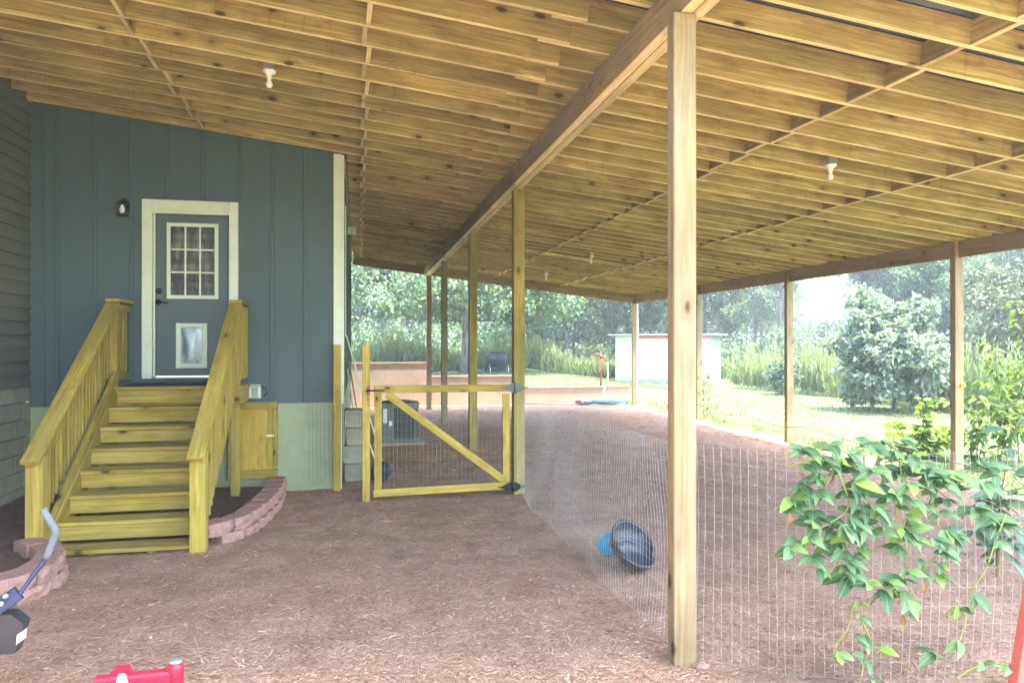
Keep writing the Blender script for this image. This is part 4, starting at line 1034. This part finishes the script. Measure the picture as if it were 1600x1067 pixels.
vine('leafy green vine spilling over the middle of the front wire fence', [
    ([(1400, 720), (1440, 735), (1490, 738), (1530, 760)], Yv), ([(1410, 720), (1400, 760), (1395, 800), (1420, 850), (1415, 900), (1440, 940)], Yv-.04),
    ([(1460, 730), (1455, 790), (1462, 850), (1440, 890), (1470, 880)], Yv), ([(1430, 770), (1385, 790), (1345, 815)], Yv-.05), ([(1350, 735), (1400, 745), (1470, 755)], Yv+.02),
    ([(1370, 820), (1390, 830), (1450, 850)], Yv-.03), ([(1380, 900), (1400, 930), (1410, 945)], Yv-.03), ([(1440, 740), (1480, 775), (1520, 800), (1560, 810)], Yv), ([(1490, 740), (1530, 735), (1570, 750), (1605, 790)], Yv)],
    .060, (3.1, Yv, 0), 5)
vine('thin vine shoots trailing down the front fence near the ground', [([(1330, 940), (1320, 975), (1300, 1005), (1310, 1025)], Yv-.02), ([(1345, 960), (1358, 1000), (1352, 1040), (1340, 1062)], Yv-.02), ([(1375, 930), (1345, 940), (1325, 945)], Yv)],
     .085, (2.8, Yv, 0), 2, (2, 2, 3), 60, .85)
vine('pale green vine shoot at the right end of the front fence', [([(1560, 800), (1545, 840), (1530, 885), (1515, 935), (1520, 970), (1490, 1010), (1478, 1030)], Yv-.06), ([(1500, 1062), (1540, 1035), (1575, 1040), (1600, 1052)], Yv-.06)],
     .15, (3.9, Yv, 0), 0, (2, 2, 3), 40, .9)
def sapling(name, label, cat, stem_px, Y, leafm, step, kk, spread, size, lim, rad=.012, tilt=0, stemm='twig', grp=None, depth=.25, branches=0, blen=.4):
    base = at(*stem_px[0], Y); t = thing(name, base, label, cat, grp); pts = [at(x, y, Y) for x, y in stem_px]; c = spline(pts, 10); ds = [tube_data(c, [rad*(1-.75*i/len(c)) for i in range(len(c))], 6)]; cnt = 0
    axes = [c]
    for k in range(branches):
        i = int(len(c)*(.22+.72*k/branches)); a = k*2.4+rv.uniform(-.3, .3); l = blen*(1.15-.7*k/branches)*rv.uniform(.75, 1.2)
        e = c[i]+V((math.cos(a)*l, math.sin(a)*l*.8, l*rv.uniform(.2, .7))); br = spline([c[i], c[i].lerp(e, .5)+V((0, 0, .06*l)), e], 6); axes.append(br); ds.append(tube_data(br, [rad*.4, *([rad*.25]*(len(br)-1))], 5))
    for ax in axes:
        acc = step*.5
        for i in range(max(1, 1 if ax is not c else len(c)//5), len(ax)):
            acc += (ax[i]-ax[i-1]).length
            while acc > step and cnt < lim:
                acc -= step
                for j in range(kk):
                    a = rv.uniform(0, 6.28); d_ = V((math.cos(a), math.sin(a)*.9, rv.uniform(-.5, .35))); p = ax[i]+d_*spread*rv.uniform(.1, 1)
                    put_leaf(rv.choice(leafm), p, d_+V((0, 0, -.2)), (rv.uniform(-.4, .4), rv.uniform(-.6, .1), 1), t, rv.uniform(.7, 1.15)*size); cnt += 1
    joined('stem', ds, M[stemm], t, True); return t
ML = [leaf_mesh('maple_leaf', .15, .15, M['mapleleaf'], lobes=1), leaf_mesh('maple_leaf', .13, .13, M['mapleleaf'], lobes=1, droop=.6)]
SL = [leaf_mesh('shrub_leaf', .12, .05, M['shrubleaf']), leaf_mesh('shrub_leaf', .10, .045, M['shrubleaf'], droop=.5)]
BL = [leaf_mesh('big_leaf', .15, .062, M['bigleaf'], droop=.2), leaf_mesh('big_leaf', .13, .058, M['bigleaf'], droop=.05)]
sapling('maple_sapling', 'bright yellow green maple sapling left of the nearest eave post', 'sapling', [(1440, 730), (1441, 700), (1443, 660), (1441, 622)], 10.6, ML, .036, 2, .13, 1.25, 290, .014, branches=13, blen=.62)
sapling('leafy_shrub', 'tall light green shrub right of the nearest eave post', 'shrub', [(1560, 730), (1570, 670), (1560, 600), (1548, 530)], 9.5, SL, .042, 2, .10, 1.5, 295, .014, branches=16, blen=.75)
sapling('leafy_shrub', 'tallest light green shrub at the right edge of the lawn', 'shrub', [(1592, 725), (1590, 640), (1604, 560), (1585, 470)], 9.9, SL, .05, 2, .11, 1.6, 280, .014, branches=16, blen=.7)
sapling('leafy_shrub', 'low green shrub at the foot of the nearest eave post', 'shrub', [(1528, 740), (1526, 710), (1530, 680), (1528, 650)], 9.4, SL, .042, 2, .09, 1.25, 260, .010, branches=12, blen=.55)
sapling('young_sapling', 'leaning sapling with large blue green leaves at the right edge', 'sapling', [(1555, 900), (1562, 790), (1578, 700), (1603, 620)], 3.75, BL, .055, 1, .05, 1.0, 22, .008, stemm='twig')
sapling('bushy_sapling', 'bushy blue green sapling over the right end of the front fence', 'sapling', [(1560, 900), (1562, 840), (1565, 790), (1575, 760)], 3.72, BL, .05, 2, .06, .95, 70, .008, branches=7, blen=.2, stemm='stem')
sapling('corner_shrub', 'small bright shrub at the foot of the third eave post', 'shrub', [(1098, 655), (1100, 630), (1099, 600), (1102, 580)], 17.4, SL, .10, 2, .16, 1.3, 110, .012, branches=8, blen=.5)

# ------------------------------------------------------------------ foreground bits at the lower edge
tag(board('red_post', (3.46, 3.36, -.1), (3.76, 3.42, 1.10), .085, .06, M['redpost'], None, up=(0, 1, 0)), 'leaning faded red post at the lower right corner', 'post')
mc = thing('garden_machine', (-1.6, 4.2, 0), 'red garden machine with grey gripped lever at the lower left', 'garden machine')
lev = tube('lever', spline([at(-8, 950, 4.25), at(22, 938, 4.25), at(52, 898, 4.28), at(72, 872, 4.3), at(80, 850, 4.3)], 6), .011, M['blue'], mc, 10)
tube('grip', spline([at(72, 872, 4.3), at(84, 842, 4.3), at(87, 830, 4.3), at(78, 813, 4.3), at(67, 795, 4.3)], 5), .019, M['grip'], mc, 12)
bq = at(10, 938, 4.25); board('lever_bracket', at(-14, 955, 4.23), at(30, 925, 4.25), .03, .075, M['blue'], mc)
for x, y in ((10, 930), (3, 942)):
    q = at(x, y, 4.2); lathe('bolt', [(.013, 0), (.013, .012), (.008, .018), (0, .018)], M['galv'], mc, Matrix.Translation(q) @ Matrix.Rotation(R(90), 4, 'X'), 10)
c = at(12, 985, 4.3); hb = slab('bracket_housing', [(c.x-.12, c.y, c.z-.12), (c.x+.035, c.y, c.z-.12), (c.x+.075, c.y, c.z+.03), (c.x+.015, c.y, c.z+.085), (c.x-.12, c.y, c.z+.095)], (0, -1, 0), .09, M['blackp'], mc)
slab('pale_knob', [(c.x+.045, c.y-.01, c.z-.07), (c.x+.075, c.y-.01, c.z-.05), (c.x+.082, c.y-.01, c.z+.0), (c.x+.05, c.y-.01, c.z-.02)], (0, -1, 0), .04, M['white'], mc)
box('side_arm', (c.x-.12, c.y+.02, c.z-.12), (.14, .06, .26), M['redp'], mc, bev=.01)
# red frame lying low
z0 = .10
fr = [(-1.95, 3.95), (-1.45, 4.02), (-1.20, 4.04), (-.97, 4.02)]
box('deck_plate', (-1.48, 3.86, .13), (.9, .30, .05), M['redp'], mc, bev=.012)
board('frame_bar', (-1.28, 4.02, .20), (-.915, 4.00, .215), .07, .085, M['redp'], mc, ch=.012)
slab('frame_gusset', [(-1.33, 4.035, .05), (-1.07, 4.035, .05), (-1.10, 4.035, .19), (-1.14, 4.035, .265), (-1.20, 4.035, .268), (-1.27, 4.035, .20)], (0, -1, 0), .05, M['redp'], mc)
slab('pale_stripe', [(-1.215, 3.976, .05), (-1.075, 3.976, .05), (-1.105, 3.976, .18), (-1.135, 3.976, .263), (-1.165, 3.976, .263)], (0, -1, 0), .008, M['white'], mc)
lathe('end_cap', [(0, .125), (.034, .12), (.04, .10), (.04, -.06), (0, -.06)], M['redp'], mc, Matrix.Translation((-.905, 4.0, .17)), 16)
lathe('cap_disc', [(0, .012), (.03, .010), (.036, 0), (0, 0)], M['galv'], mc, Matrix.Translation((-.905, 4.0, .294)), 16)
q = at(1503, 602, 8.88); ins = thing('fence_insulator', q, 'small yellow fence insulator on the nearest eave post', 'insulator')
box('body', (q.x, q.y-.015, q.z), (.07, .03, .05), M['yellow'], ins); tube('hook', [(q.x-.02, q.y-.03, q.z), (q.x-.05, q.y-.05, q.z), (q.x-.05, q.y-.05, q.z+.03)], .008, M['yellow'], ins, 6)
# clay brick bit at the post foot and pale scraps on the mulch
ic = [(math.cos(k*2.4)*math.sqrt(1-(1-2*(k+.5)/26)**2), math.sin(k*2.4)*math.sqrt(1-(1-2*(k+.5)/26)**2), 1-2*(k+.5)/26) for k in range(26)]
bmx = __import__('bmesh').new()
for a, b_, c_ in ic:
    f = random.uniform(.75, 1.1); bmx.verts.new((1.955+.048*a*f, 3.985+.035*b_*f, .022+.026*c_*f))
__import__('bmesh').ops.convex_hull(bmx, input=bmx.verts[:]); me = bpy.data.meshes.new('clay_lump'); bmx.to_mesh(me); bmx.free()
o = mobj('clay_lump', me, M['edge']); tag(o, 'small pinkish lump of clay at the foot of the front post', 'clay lump')

# ------------------------------------------------------------------ haze volume added to whiten the far trees like bloom
hz = mobj('haze', pydata('haze', *boxd((0, 120, 13), (1640, 1500, 34))))
hb = bpy.data.materials.new('added_bloom_haze'); hb.use_nodes = True; nt = hb.node_tree
nt.nodes.remove(nt.nodes['Principled BSDF']); pv = nt.nodes.new('ShaderNodeVolumePrincipled')
pv.inputs['Color'].default_value = (.86, .95, 1, 1); pv.inputs['Density'].default_value = .0019; pv.inputs['Anisotropy'].default_value = .2
nt.links.new(pv.outputs[0], nt.nodes['Material Output'].inputs['Volume']); hz.data.materials.append(hb)
tag(hz, 'added pale haze whitening the far trees like bloom', kind='stuff')
